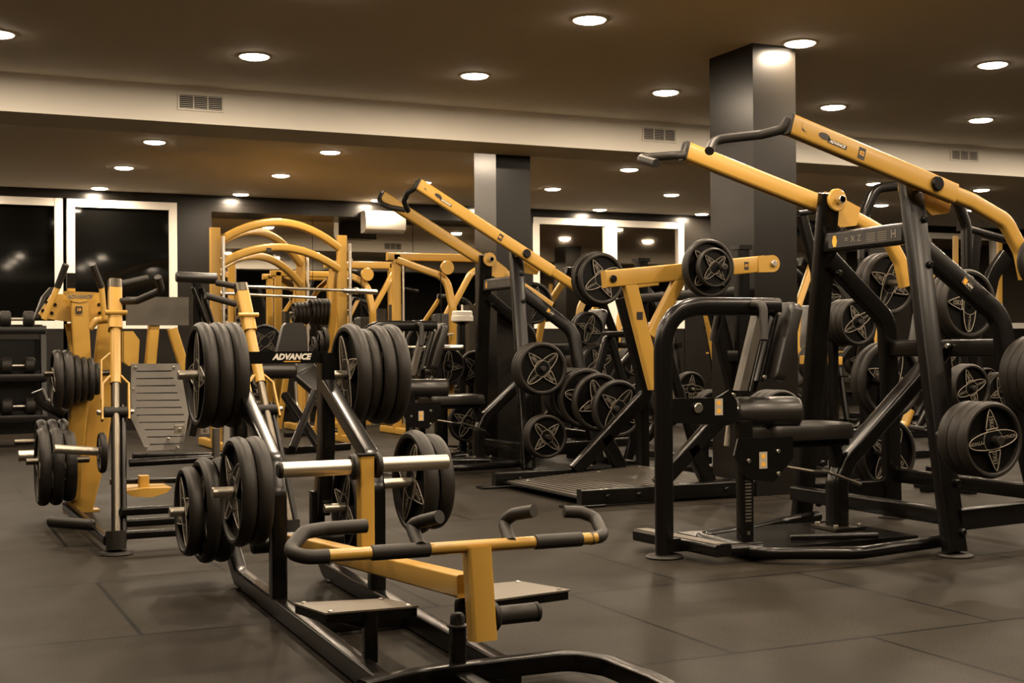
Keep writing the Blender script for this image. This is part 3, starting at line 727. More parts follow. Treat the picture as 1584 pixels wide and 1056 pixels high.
for x_, y_ in ((3.5, 6.6), (3.5, 7.35), (4.0, 6.6), (4.0, 7.35), (4.3, 6.6), (4.3, 7.35)):
    z_ = .05 + .06*(x_-3.4)/1.0; MB().cyl((x_, y_, z_), (x_, y_, z_+.006), .012, 10).build('rivet', M['chrome'], pl6)
ya = 6.14
def A6(px, py, dy=0.): return at(px, py, Y=ya+dy)
a = MB()
l0, l1 = A6(934, 432), A6(1180, 408)
a.rtube([l0, l1], .055, .092, (0, 1, 0), 0, .008)
a.rtube([A6(972, 434), A6(1014, 600)], .05, .078, (0, 1, 0), 0, .008)
a.rtube([A6(1052, 430), A6(1006, 520)], .05, .066, (0, 1, 0), 0, .008)
la = a.build('lever_arm', M['yellow'], m6)
pv = A6(1190, 408); px0 = A6(1168, 409)
MB().prism([(px0.x, ya-.034, px0.z-.046)] + [(pv.x+.048*math.cos(t), ya-.034, pv.z+.048*math.sin(t)) for t in [(-80+20*i)*PI/180 for i in range(10)]] + [(px0.x, ya-.034, px0.z+.044)], (0, .068, 0)).build('pivot_lug', M['yellow'], la)
MB().cyl((pv.x, ya-.036, pv.z), (pv.x, ya-.052, pv.z), .018, 16).build('pivot_bolt', M['chrome'], la)
MB().cyl((pv.x, ya, pv.z), (4.44, 6.40, pv.z), .02, 16).build('pivot_shaft', M['steel'], la)
e0 = A6(948, 431, -.028); MB().cyl(e0, e0-V((0, .014, 0)), .020, 18).build('end_bolt', M['black'], la)
q = at(990, 488, Y=ya-.03)
MB().box((q.x-.018, ya-.0285, q.z-.02), (q.x+.018, ya-.0268, q.z+.02)).build('plastic_plug', M['label'], la)
q = at(1155, 411, Y=ya-.03)
MB().box((q.x-.014, ya-.0292, q.z-.022), (q.x+.014, ya-.028, q.z+.022)).build('number_tag', M['label'], la)
tx = MB(); put_text(tx, '07', .022, (q.x, ya-.0296, q.z), (1, 0, 0), (0, 0, 1), 0, .0004); tx.build('tag_number', M['amber'], la, recalc=False)
p_ = at(1122, 413, Y=5.86)
MB().cyl(at(1082, 411, Y=ya), p_, .0185, 18, .3).build('loading_peg', M['grip'], la)
yb_ = 7.36
b = MB()
b.rtube([(4.28, yb_, 1.30), (4.44, yb_, 1.32)], .055, .09, (0, 1, 0), 0, .008)
b.rtube([at(1096, 478, Y=yb_), at(1104, 520, Y=yb_), at(1120, 606, Y=yb_)], .05, .075, (0, 1, 0), .1, .008)
b.rtube([at(1092, 488, Y=yb_), at(1128, 490, Y=yb_)], .05, .05, (0, 1, 0), 0, .008)
b.build('lever_arm', M['yellow'], m6)
MB().cyl(at(1128, 490, Y=yb_), at(1140, 490, Y=yb_), .03, 16).build('rubber_stop', M['grip'], m6)
G6 = 'weight plates on the standing press machine'
stack(at(1104, 414, Y=5.915), (0, 1, 0), [.108, .160], [.035, .05], 'on the yellow V-braced arm', G6, '15', .012, [.75, .78])
# ---------------------------------------------------------------- sled leg machine with leaning guide rails (left)
O2 = V((1.2, 6.2, 0))
m2 = thing('leg_sled_machine', 'leg machine with two leaning yellow and steel guide rails and a ribbed grey foot plate', 'gym machine', O2)
bl, tl = V((.83, 5.87, .05)), V((.913, 6.45, 1.205)); br, tr = V((1.60, 5.87, .05)), V((1.512, 6.45, 1.195))
for b_, t_, s_ in ((bl, tl, -1), (br, tr, 1)):
    d = (t_-b_)
    MB().tube([b_, b_+d*.60], .020, 0, 18).build('guide_rod', M['rod'], m2)
    MB().tube([b_+V((.035, .02, 0)), b_+d*.5+V((.035, .02, 0))], .014, 0, 12).build('side_tube', M['black'], m2)
    yt = MB().tube([b_+d*.585, b_+d*.96], .025, 0, 18).build('upper_tube', M['yellow'], m2)
    MB().rtube([b_+d*.80, b_+d*.965], .062, .062, (1, 0, 0), 0, .012).build('top_sleeve', M['yellow'], yt)
    MB().rtube([b_+d*.965, b_+d*1.0], .066, .066, (1, 0, 0), 0, .02).build('top_cap', M['rod'], yt)
    k = b_+d*.87
    MB().cyl(k+V((-.05, -.035, 0)), k+V((.05, -.035, 0)), .012, 12).build('cross_pin', M['yellow'], yt)
    # forked collar that rides on the rod
    u = d.normalized(); w_ = V((1, 0, 0)); f = MB(); c0 = b_+d*.60
    f.rtube([c0-w_*.058-u*.20, c0-w_*.058-u*.02, c0-w_*.025+u*.02, c0+w_*.025+u*.02, c0+w_*.058-u*.02, c0+w_*.058-u*.20], .030, .010, V((0,1,0)), .012, .003)
    f.rtube([c0-w_*.062-u*.10, c0-w_*.062+u*.10, c0-w_*.02+u*.14], .020, .008, V((0,1,0)), .012, .003)
    ck = f.build('collar_fork', M['yellow'], m2)
    MB().cyl(c0-w_*.052-u*.16, c0+w_*.052-u*.16, .024, 18).build('roller', M['rubber'], ck)
    for q in (-1, 1): MB().cyl(c0+w_*.060*q-u*.16, c0+w_*.082*q-u*.16, .013, 12, .4).build('axle_nut', M['chrome'], ck)
    ft = MB().rtube([b_-V((0,0,.03)), b_+V((0,.01,.05))], .085, .085, (1, 0, 0), 0, .035).build('foot_socket', M['rubber'], m2)
    MB().lathe((b_.x, b_.y, 0), (0,0,1), [(.068, 0), (.072, .004), (.066, .014)], 28).build('foot_plate', M['rubber'], ft)
for y, z in ((5.90, .075), (6.12, .10), (5.92, .175)):
    MB().rtube([(.86, y, z), (1.58, y, z)], .036, .036, (0, 0, 1), 0, .01).build('base_tube', M['black'], m2)
for x_ in (.80, 1.62):
    MB().rtube([(x_, 5.88, .06), (x_-.02 if x_ < 1 else x_+.02, 7.3, .06)], .045, .045, (1, 0, 0), 0, .012).build('base_rail', M['black'], m2)
MB().cyl((.60, 6.35, .10), (.78, 6.2, .09), .026, 16, .4).build('stub_bar', M['rubber'], m2)
# foot plate
P = [(203, 563, 6.34), (278, 563, 6.34), (292, 640, 6.20), (283, 694, 6.10), (226, 697, 6.10), (202, 645, 6.20)]
Q = [at(x, y, Y=Y) for x, y, Y in P]
fp = MB().prism(Q, (0, .012, .002)).build('foot_plate_left', M['tread_dark'], m2); fp.name = 'push_plate'
rb = MB()
for k in range(11):
    y = 574 + k*11.3; Y = 6.34 - (y-563)/134*.24 - .001; x0 = 211 + max(0, (y-640))*.36; x1 = 262 + min((y-563)*.28, 24) - max(0, y-670)*.3
    if k > 7: x0 += 4
    a, b_ = at(x0, y, Y=Y), at(x1, y-1, Y=Y); rb.beam(a, b_, .004, .006, (0, 1, 0), .001)
rb.build('rib_grooves', M['label'], fp)
for x, y, Y in ((210, 568, 6.33), (269, 568, 6.33), (206, 602, 6.26), (226, 692, 6.10), (274, 692, 6.10), (260, 679, 6.12)):
    a = at(x, y, Y=Y-.004); MB().cyl(a, a-V((0, .006, 0)), .007, 10).build('bolt', M['chrome'], fp)
MB().prism([at(350, 590, Y=6.34), at(372, 590, Y=6.34), at(372, 700, Y=6.10), at(345, 700, Y=6.10)], (0, .012, .002)).build('push_plate', M['tread_dark'], m2)
MB().beam(at(205, 706, Y=6.14), at(360, 704, Y=6.14), .03, .03, (0,1,0)).build('plate_carrier', M['black'], m2)
MB().tube([at(200, 716, Y=6.05), at(340, 708, Y=6.05)], .018).build('carrier_tube', M['black'], m2)
MB().beam(at(334, 662, Y=6.05), at(334, 720, Y=6.05), .045, .03, (0,1,0)).build('carrier_post', M['grey'], m2)
MB().beam(at(303, 640, Y=6.05), at(296, 674, Y=6.05), .06, .03, (0,1,0)).build('hinge_arm', M['black'], m2)
for x in (277, 316):
    a = at(x, 664, Y=6.05); hb_ = MB().box((a.x-.02, 6.03, a.z-.02), (a.x+.02, 6.07, a.z+.02)).build('hinge_block', M['steel'], m2)
    MB().cyl((a.x, 6.03, a.z), (a.x, 6.022, a.z), .009, 10).build('bolt', M['chrome'], hb_)
# back board, its post, neck roller, handles
MB().box((at(196, 480, Y=7.0).x, 7.0, at(240, 503, Y=7.0).z), (at(292, 480, Y=7.0).x, 7.03, at(240, 459, Y=7.0).z)).build('back_board', M['grey'], m2)
MB().prism([at(x, y, Y=7.0) for x, y in ((192, 512), (206, 512), (216, 526), (214, 562), (200, 566), (192, 560))], (0, .08, 0)).build('spring_cover', M['yellow'], m2)
MB().beam(at(238, 500, Y=7.05), at(232, 566, Y=7.05), .08, .05, (0,1,0)).build('board_post', M['yellow'], m2)
MB().beam(at(266, 508, Y=7.0), at(287, 575, Y=7.0), .045, .05, (0,1,0)).build('side_brace', M['yellow'], m2)
a, b_ = at(272, 428, Y=6.75), at(337, 431, Y=6.75)
MB().lathe(a, b_-a, [(0, 0), (.022, 0), (.027, .006), (.028, .012), (.028, (b_-a).length-.012), (.027, (b_-a).length-.006), (0, (b_-a).length)], 24).build('neck_roller', M['vinyl'], m2)
MB().beam(at(304, 436, Y=6.76), at(304, 520, Y=6.76), .05, .04, (0,1,0)).build('roller_post', M['black'], m2)
MB().rtube([at(298, 445, Y=6.72), at(322, 506, Y=6.72)], .03, .02, (0,1,0)).build('roller_strut', M['black'], m2)
MB().rtube([at(312, 445, Y=6.72), at(331, 506, Y=6.72)], .03, .02, (0,1,0)).build('roller_strut', M['black'], m2)
MB().tube([at(188, 466, Y=6.38), at(212, 465, Y=6.3), at(250, 449, Y=6.2), at(244, 428, Y=6.15)], .017, .04, 14).build('bent_handle', M['grip'], m2)
MB().tube([at(188, 439, Y=6.5), at(228, 430, Y=6.55)], .016, 0, 14).build('straight_handle', M['grip'], m2)
MB().tube([at(364, 470, Y=6.40), at(318, 457, Y=6.35)], .016, 0, 14).build('straight_handle', M['grip'], m2)
MB().tube([at(366, 443, Y=6.5), at(335, 437, Y=6.55)], .016, 0, 14).build('straight_handle', M['grip'], m2)

# ---------------------------------------------------------------- yellow belt squat style machine further left
O3 = V((.9, 7.5, 0))
m3 = thing('yellow_press_machine', 'tall yellow plate-loaded machine with a badge plate and two upright handles, far left', 'gym machine', O3)
MB().rtube([at(124, 790, Y=7.5), at(146, 700, Y=7.5), at(160, 590, Y=7.5), at(170, 500, Y=7.5)], .06, .125, (0, 1, 0), .3, .012, 8).build('curved_column', M['yellow'], m3)
a = at(126, 791, Z=0)
MB().box((a.x-.09, a.y-.05, 0), (a.x+.09, a.y+.05, .012)).build('base_flange', M['yellow'], m3)
MB().rtube([at(122, 462, Y=7.2), at(127, 560, Y=7.2), at(116, 700, Y=7.35), at(112, 770, Y=7.45)], .05, .088, (0, 1, 0), .3, .01, 8).build('front_column', M['yellow'], m3)
MB().rtube([at(106, 500, Y=7.35), at(117, 560, Y=7.35)], .04, .04, (0, 1, 0), 0, .01).build('thin_strut', M['yellow'], m3)
hd = MB().prism([at(80, 455, Y=7.25), at(160, 452, Y=7.25), at(166, 490, Y=7.25), at(130, 500, Y=7.25), at(66, 492, Y=7.25), at(60, 485, Y=7.25)], (0, .05, 0)).build('head_plate', M['yellow'], m3)
for x, y in ((66, 480), (71, 467), (80, 484), (85, 471), (153, 471), (154, 484)):
    a = at(x, y, Y=7.249); MB().cyl(a, a-V((0, .006, 0)), .009, 10).build('bolt', M['black'], hd)
bd = MB().prism([at(x, y, Y=7.17) for x, y in ((97, 450), (148, 452), (142, 461), (134, 466), (123, 468), (112, 466), (103, 460))], (0, .01, 0)).build('badge_plate', M['yellow'], m3)
a = at(123, 459, Y=7.168); tx = MB(); put_text(tx, 'ADVANCE', .026, a, (1, 0, 0), (0, 0, 1), .3, .0008); tx.build('lettering', M['lettering'], bd, recalc=False)
a = at(122, 479, Y=7.168); nt_ = MB().box((a.x-.017, 7.166, a.z-.018), (a.x+.017, 7.169, a.z+.018)).build('number_tag', M['label'], m3)
tx = MB(); put_text(tx, '10', .022, (a.x, 7.165, a.z), (1, 0, 0), (0, 0, 1), 0, .0005); tx.build('tag_number', M['amber'], nt_, recalc=False)
for p0, p1, p2 in (((68, 494), (89, 444), (102, 409)), ((162, 494), (157, 444), (143, 409))):
    h = MB().tube([at(*p0, Y=7.15), at(*p1, Y=7.15)], .015, 0, 12).build('handle_bar', M['yellow'], m3)
    MB().tube([at(*p1, Y=7.15), at(*p2, Y=7.1)], .0175, 0, 14).build('handle_grip', M['grip'], h)
MB().prism([at(x, y, Y=7.5) for x, y in ((53, 492), (66, 458), (78, 444), (84, 444), (84, 454), (72, 460), (60, 492))], (0, .1, 0)).build('shoulder_pad', M['vinyl'], m3)
MB().box((at(104, 440, Y=7.3).x, 7.3, at(104, 448, Y=7.3).z), (at(117, 440, Y=7.3).x, 7.36, at(104, 422, Y=7.3).z)).build('post_head', M['black'], m3)
MB().rtube([at(110, 446, Y=7.3), at(110, 460, Y=7.3)], .04, .04, (0,1,0)).build('post_neck', M['yellow'], m3)
MB().tube([at(138, 508, Y=7.2), at(148, 496, Y=7.2), at(166, 494, Y=7.2)], .02, .03, 12).build('hook_tube', M['yellow'], m3)
MB().tube([at(58, 604, Y=7.4), at(66, 622, Y=7.4), at(100, 640, Y=7.4)], .035, .04, 12).build('padded_arm', M['vinyl'], m3)
def peg3(a, b_): return MB().cyl(a, b_, .0165, 16, .15).build('storage_peg', M['rod'], m3)
peg3(at(68, 578, Y=7.2), (1.0, 7.2, at(68, 578, Y=7.2).z))
peg3(at(40, 714, Y=7.0), (.86, 7.0, at(40, 714, Y=7.0).z))
peg3(at(22, 684, Y=7.45), (.86, 7.45, at(22, 684, Y=7.45).z))
MB().cyl(at(28, 705, Y=7.2), (.84, 7.2, at(28, 705, Y=7.2).z), .028, 18, .1).build('loading_peg', M['steel'], m3)
MB().cyl(at(84, 694, Y=6.72), at(152, 698, Y=6.72), .0215, 18, .1).build('loading_bar', M['steel'], m3)
# low yellow rocker dish under the foot plate
MB().prism([at(x, y, Y=7.0) for x, y in ((192, 759), (225, 755), (266, 754), (258, 762), (235, 769), (205, 768))], (0, .3, 0)).build('rocker_dish', M['yellow'], m3)
MB().beam(at(222, 755, Y=7.1), at(222, 735, Y=7.1), .07, .05, (0,1,0)).build('rocker_post', M['yellow'], m3)
MB().rtube([at(170, 745, Y=7.15), at(290, 742, Y=7.15)], .03, .03, (0,1,0)).build('rocker_rail', M['black'], m3)
G3 = 'weight plates on the tall yellow machine'; w3 = 'of the tall yellow machine'
c = at(88, 587, Y=7.2); stack(c, (1, 0, 0), [.155, .155, .13, .12, .115, .085], [.045, .045, .035, .03, .03, .03], 'on upper peg '+w3, G3, '15', .004)
c = at(66, 722, Y=7.0); stack(c, (1, 0, 0), [.195, .195, .18], .055, 'on lower front peg '+w3, G3, '20', .006)
c = at(64, 705, Y=7.42); stack(c, (1, 0, 0), [.195, .195, .195], .05, 'on lower rear peg '+w3, G3, '20', .004)
stack(at(158, 700, Y=6.72), (1, 0, 0), [.10], .03, 'on the steel bar '+w3, G3, '15')

# ---------------------------------------------------------------- dumbbell rack against the left windows
rk = thing('dumbbell_rack', 'black dumbbell rack with angled shelves below the left windows', 'rack', (.6, 13.1, 0))
for x_ in (-.4, 1.2):
    MB().rtube([(x_, 13.0, .03), (x_, 13.15, 1.12)], .06, .08, (1, 0, 0)).build('end_post', M['black'], rk)
    MB().rtube([(x_, 12.85, .03), (x_, 13.5, .03)], .06, .06, (1, 0, 0)).build('foot_bar', M['black'], rk)
for z, y in ((1.06, 13.1), (.62, 13.0), (.24, 12.95)):
    MB().prism([(-.42, y, z), (1.22, y, z), (1.22, y+.34, z+.07), (-.42, y+.34, z+.07)], (0, 0, .012)).build('shelf', M['black'], rk)
    MB().rtube([(-.42, y-.005, z+.02), (1.22, y-.005, z+.02)], .012, .07, (0,1,0), 0, .004).build('shelf_edge', M['black'], rk)
MB().box((-.4, 13.36, .1), (1.2, 13.38, 1.0)).build('back_panel', M['black'], rk)
db = None; CN = ['first', 'second', 'third', 'fourth', 'fifth', 'sixth', 'seventh']
n_d = 0
for z, y, rows_ in ((1.115, 13.27, 'top'), (.675, 13.17, 'middle'), (.295, 13.12, 'bottom')):
    for k in range(3):
        x_ = .14 + k*.42; c = V((x_, y, z+.075))
        if db is None:
            db = thing('dumbbell', 'x', 'dumbbell', c, 'dumbbells on the rack by the left windows')
            for s_ in (-1, 1):
                MB().lathe(c+V((s_*.055, 0, 0)), (s_, 0, 0), [(0, 0), (.062, 0), (.078, .012), (.078, .085), (.062, .10), (0, .10)], 24).build('dumbbell_head', M['rubber'], db)
            MB().cyl(c-V((.06, 0, 0)), c+V((.06, 0, 0)), .017, 12).build('handle', M['chrome'], db)
            o = db
        else:
            o = copy_tree(db); o.location = c
        o['label'] = 'round black dumbbell, %s from the left on the rack\'s %s shelf' % (CN[k], rows_)
# ---------------------------------------------------------------- yellow barbell rack with arched top
r4 = thing('barbell_rack', 'tall yellow barbell rack with double arched top bars, in front of the wall mirror', 'gym machine', (3.2, 12.4, 0))
A, B, C = V((2.52, 11.72, 0)), V((3.78, 12.0, 0)), V((3.90, 13.85, 0))
for q, top, dx in ((A, 1.97, -.14), (B, 1.96, .10), (C, 1.99, .10)):
    MB().rtube([q+V((0,0,.02)), q+V((0,0,top))], .09, .07, (1, 0, 0), 0, .01).build('upright', M['yellow'], r4)
    MB().rtube([q+V((-dx*1.6, .35, .02)), q+V((-dx*.6, .22, .9)), q+V((-dx*.1, .05, 1.7))], .06, .06, (1, 0, 0), .3, .012).build('leaning_strut', M['yellow'], r4)
    MB().tube([q+V((.06, -.06, .10)), q+V((.06, -.06, top-.08))], .016).build('guide_rod', M['chrome'], r4)
    MB().rtube([q+V((0, -.5, .04)), q+V((0, .6, .04))], .07, .07, (1, 0, 0), 0, .01).build('floor_rail', M['yellow'], r4)
    hk = MB()
    for k in range(9): hk.tube([q+V((.045, -.03, .5+k*.15)), q+V((.085, -.05, .5+k*.15)), q+V((.085, -.05, .54+k*.15))], .006, 0, 6)
    hk.build('safety_hooks', M['steel'], r4)
def arch(P, Q, z0, h, r=.035):
    pts = []
    for k in range(17):
        t = k/16; p_ = P.lerp(Q, t); p_ = V((p_.x, p_.y, z0 + h*(1-(2*t-1)**2))); pts.append(p_)
    return MB().rtube(pts, .06, .075, (0, 1, 0), 0, .02).build('arched_bar', M['yellow'], r4)
arch(A, B, 1.82, .23); arch(A, B, 1.62, .20); arch(A, C, 1.80, .24); arch(A, C, 1.58, .22)
sb = MB().tube([(2.62, 11.60, 1.445), (3.98, 11.90, 1.43)], .014).build('sliding_bar', M['chrome'], r4)
MB().tube([(3.74, 11.85, 1.432), (4.10, 11.93, 1.425)], .025).build('bar_sleeve', M['chrome'], sb)
MB().cyl((3.87, 11.875, 1.43), (3.90, 11.885, 1.43), .034, 18).build('sleeve_collar', M['chrome'], sb)
MB().tube([(2.62, 12.0, 1.40), (3.9, 13.3, 1.42)], .014).build('rear_bar', M['chrome'], r4)
q = at(415, 387, Y=11.82)
MB().box((q.x-.02, q.y-.03, q.z-.02), (q.x+.02, q.y-.012, q.z+.02)).build('number_tag', M['label'], r4)
G4 = 'weight plates hung on the yellow rack'
for (px, py), rs, w_ in (((462, 484), [.10, .105, .105, .11], 'on the left upper peg of the yellow rack'), ((488, 482), [.12, .125, .13, .13, .13], 'on the right upper peg of the yellow rack')):
    c = at(px-6, py, Y=12.3); stack(c, (1, 0, 0), rs, .035, w_, G4, '15', .002)
    MB().cyl(c-V((.05, 0, 0)), c+V((.22, 0, 0)), .014).build('storage_peg', M['steel'], r4)
for i, (px, py, r_) in enumerate(((485, 537, .10), (494, 531, .12), (501, 527, .13))):
    plate(at(px, py, Y=12.0), (-1, 0, 0), r_, .04, ['left', 'middle', 'right'][i] + ' plate of three low behind the black bench of the yellow rack', G4)
plate(at(410, 528, Y=11.0), (-.2, -1, 0), .145, .05, 'black plate facing forward, left of the upright bench backrest', G4, '15', .8)

# ---------------------------------------------------------------- benches
def bench(name, label, c, ang, parts):
    t = thing(name, label, 'bench', c); return t
bn = thing('incline_bench', 'black adjustable bench with upright narrow backrest, seen through the foreground machine', 'bench', (2.3, 9.2, 0))
MB().prism([at(x, y, Y=9.6) for x, y in ((428, 548), (438, 505), (443, 499), (468, 499), (474, 506), (477, 548))], (0, .07, 0)).build('backrest', M['vinyl'], bn)
MB().rtube([at(454, 540, Y=9.7), at(470, 575, Y=9.6), at(535, 632, Y=9.4)], .20, .07, (1, 0, 0), .1, .02).build('seat_pad', M['vinyl'], bn)
a = at(432, 573, Y=9.3)
MB().lathe(at(404, 573, Y=9.3), (1, -.2, 0), [(0, 0), (.05, 0), (.06, .01), (.06, .24), (.05, .25), (0, .25)], 24).build('foot_roller', M['vinyl'], bn)
MB().rtube([at(487, 607, Y=9.2), at(452, 695, Y=8.6)], .05, .05, (1, 0, 0), 0, .008).build('front_leg', M['black'], bn)
MB().rtube([at(440, 610, Y=9.2), at(500, 700, Y=8.8)], .05, .05, (1, 0, 0), 0, .008).build('rear_leg', M['black'], bn)
MB().rtube([at(440, 697, Z=.03), at(540, 690, Z=.03)], .06, .05, (0, 0, 1), 0, .008).build('floor_bar', M['black'], bn)
MB().rtube([at(440, 672, Z=.03), at(540, 668, Z=.03)], .05, .05, (0, 0, 1), 0, .008).build('floor_bar', M['black'], bn)
MB().tube([at(457, 590, Y=9.2), at(459, 625, Y=9.2), at(470, 648, Y=9.1)], .012, .06).build('adjuster_arc', M['steel'], bn)

# ---------------------------------------------------------------- generic plate-loaded press, several stand behind
G_LP = 'plate-loaded press machines in the rear half'
def press(O, ang, label, kind=0):
    t = thing('lever_press_machine', label, 'gym machine', O, G_LP)
    o = V(O)
    def P(x, y, z): return o + V((x, y, z))
    for s_ in (-1, 1):
        MB().rtube([P(-.6, s_*.42, .035), P(.55, s_*.42, .035), P(.66, s_*.40, .2), P(.62, s_*.30, 1.0), P(.35, s_*.22, 1.52), P(.05, s_*.2, 1.60)], .055, .075, (0, 1, 0), .18, .012, 6).build('side_frame', M['black'], t)
        MB().rtube([P(-.25, s_*.42, .04), P(.25, s_*.3, .62), P(.60, s_*.30, .95)], .05, .06, (0, 1, 0), .1, .01).build('diagonal_brace', M['black'], t)
        a = MB().rtube([P(.12, s_*.27, 1.58), P(-.10, s_*.36, 1.22), P(-.16, s_*.40, .86), P(-.05, s_*.42, .66)], .045, .06, (0, 1, 0), .16, .012).build('swing_arm', M['yellow'], t)
        MB().tube([P(-.16, s_*.40, .90), P(-.36, s_*.36, .90), P(-.38, s_*.22, .90)], .017, .05).build('hand_grip', M['grip'], a)
        MB().cyl(P(-.08, s_*.40, .74), P(-.08, s_*.68, .74), .0175, 14, .2).build('loading_peg', M['steel'], a)
        MB().cyl(P(.64, s_*.36, .42), P(.64, s_*.68, .42), .0175, 14, .2).build('storage_peg', M['steel'], t)
    for x, z in ((.63, .12), (.63, .9), (.1, 1.6), (-.55, .04)):
        MB().beam(P(x, -.42 if z < 1 else -.3, z), P(x, .42 if z < 1 else .3, z), .05, .06, (1, 0, 0), .008).build('cross_member', M['black'], t)
    MB().pad(P(-.10, 0, .48), .42, .36, .08, .03).build('seat_pad', M['vinyl'], t)
    MB().beam(P(-.05, 0, .44), P(.05, 0, .05), .06, .06, (0, 1, 0)).build('seat_post', M['black'], t)
    MB().pad(P(.20, 0, .88), .72, .30, .07, .03, (.22, 0, 1), (0, 1, 0)).build('backrest', M['vinyl'], t)
    MB().rtube([P(-.5, 0, .04), P(.6, 0, .04)], .06, .06, (0, 1, 0)).build('centre_rail', M['black'], t)
    return t
def pstack(O, x, y, z, s_, n, r, where, grp):
    stack(V(O)+V((x, y + s_*.30, z)), (0, -s_, 0), [r]*n, .05, where, grp, '15', .004)
PR = [((6.9, 9.35, 0), 'black and yellow press machine behind the right high row machine'),
      ((9.0, 10.2, 0), 'black and yellow press machine farther back at the far right'),
      ((5.55, 10.7, 0), 'black press machine between the middle high row machine and the right window'),
      ((7.2, 12.9, 0), 'black and yellow press machine right under the right window'),
      ((11.0, 12.4, 0), 'black press machine partly hidden at the right edge of the room')]
for i, (O, lab) in enumerate(PR):
    press(O, 0, lab)
    g = 'weight plates on press machines in the rear half'; b_ = ['behind the right high row machine', 'at the far right', 'left of the right window', 'under the right window', 'by the right edge'][i]
    pstack(O, -.08, .40, .74, -2.0 if 0 else -1, 2, .17, 'on near arm of the press '+b_, g) if 0 else None
    stack(V(O)+V((-.08, -.66, .74)), (0, 1, 0), [.17]*3, .05, 'on near arm, press '+b_, g, '15', .004)
    stack(V(O)+V((.64, -.62, .42)), (0, 1, 0), [.19]*2, .05, 'on near low peg, press '+b_, g, '20', .004)
    stack(V(O)+V((-.08, .64, .74)), (0, -1, 0), [.17]*2, .05, 'on far arm, press '+b_, g, '15', .004)

# ---------------------------------------------------------------- A-shaped plate tree with big plates (centre right)
pt = thing('plate_tree', 'low black plate storage rack with large plates, right of the middle high row machine', 'rack', (5.1, 8.6, 0))
MB().rtube([(4.75, 8.15, .04), (4.75, 9.2, .04)], .06, .06, (1,0,0)).build('foot_rail', M['black'], pt)
MB().rtube([(5.35, 8.15, .04), (5.35, 9.2, .04)], .06, .06, (1,0,0)).build('foot_rail', M['black'], pt)
for y in (8.3, 9.1):
    MB().rtube([(4.75, y, .04), (5.05, y, 1.0), (5.35, y, .04)], .05, .06, (0,1,0), .03).build('a_frame', M['black'], pt)
MB().rtube([(5.05, 8.25, .98), (5.05, 9.15, .98)], .05, .05, (1,0,0)).build('top_rail', M['black'], pt)
MB().rtube([(4.93, 8.25, .58), (4.93, 9.15, .58)], .04, .04, (1,0,0)).build('middle_rail', M['black'], pt)
for k, (px, py, Y, r_) in enumerate(((955, 632, 7.95, .20), (925, 622, 8.1, .205), (905, 616, 8.22, .215), (888, 612, 8.4, .20), (878, 610, 8.55, .20))):
    plate(at(px, py, Y=Y), (0, -1, 0), r_, .055, ['frontmost', 'second', 'middle', 'fourth', 'rearmost'][k] + ' of five large plates on the low plate rack', 'large plates on the low rack', '20', .9+k)
MB().cyl(at(955, 632, Y=7.90), at(955, 632, Y=7.90)+V((0, .9, 0)), .02).build('storage_peg', M['rubber'], pt)

# ---------------------------------------------------------------- yellow cable machines by the mirror
def cab(label, O, w_, posts):
    t = thing('cable_machine', label, 'gym machine', O, 'yellow cable machines by the wall mirror'); o = V(O)
    for k in range(2):
        x = o.x + (k-.5)*w_
        MB().rtube([(x, o.y, .02), (x, o.y, 1.86)], .085, .07, (1, 0, 0), 0, .012).build('upright', M['yellow'], t)
        MB().rtube([(x, o.y-.45, .035), (x, o.y+.45, .035)], .07, .07, (1, 0, 0), 0, .012).build('foot_rail', M['yellow'], t)
        MB().box((x-.13 if k else x+.02, o.y+.12, .1), (x-.02 if k else x+.13, o.y+.3, 1.35)).build('weight_shield', M['label'], t)
        MB().tube([(x+.06, o.y-.05, .1), (x+.06, o.y-.05, 1.8)], .012).build('guide_rod', M['chrome'], t)
    MB().rtube([(o.x-w_/2-.1, o.y, 1.84), (o.x+w_/2+.1, o.y, 1.84)], .07, .08, (0, 1, 0), 0, .012).build('top_beam', M['yellow'], t)
    MB().rtube([(o.x-w_/2, o.y-.02, 1.80), (o.x, o.y-.15, 1.62), (o.x+.05, o.y-.2, 1.30), (o.x+.08, o.y-.1, .7), (o.x+.05, o.y, .03)], .07, .07, (0, 1, 0), .2, .014).build('curved_mast', M['yellow'], t)
    MB().rtube([(o.x+w_/2+.02, o.y-.04, 1.80), (o.x+.25, o.y-.2, 1.66), (o.x+.04, o.y-.2, 1.30)], .06, .06, (0, 1, 0), .12, .014).build('curved_mast', M['yellow'], t)
    MB().lathe((o.x-.02, o.y-.24, 1.72), (0, 1, 0), [(0, 0), (.07, 0), (.075, .01), (.06, .02), (.075, .03), (.07, .04), (0, .04)], 20).build('pulley', M['yellow'], t)
    MB().tube([(o.x-.09, o.y-.22, 1.72), (o.x-.09, o.y-.22, 1.05)], .005, 0, 6).build('cable', M['black'], t)
    MB().tube([(o.x-.22, o.y-.22, 1.03), (o.x+.04, o.y-.22, 1.03)], .014).build('pull_bar', M['chrome'], t)
    MB().pad((o.x+.03, o.y-.25, .55), .40, .35, .08, .03).build('seat_pad', M['vinyl'], t)
    MB().pad((o.x+.02, o.y-.05, 1.0), .5, .28, .06, .03, (0, .15, 1), (1, 0, 0)).build('backrest', M['vinyl'], t)
    return t
cab('yellow cable machine with curved mast, left of the far dark pillar', (5.15, 12.9, 0), 1.0, 0)
cab('yellow cable machine nearer the arched rack, seen through its right side', (4.75, 14.3, 0), .7, 0)
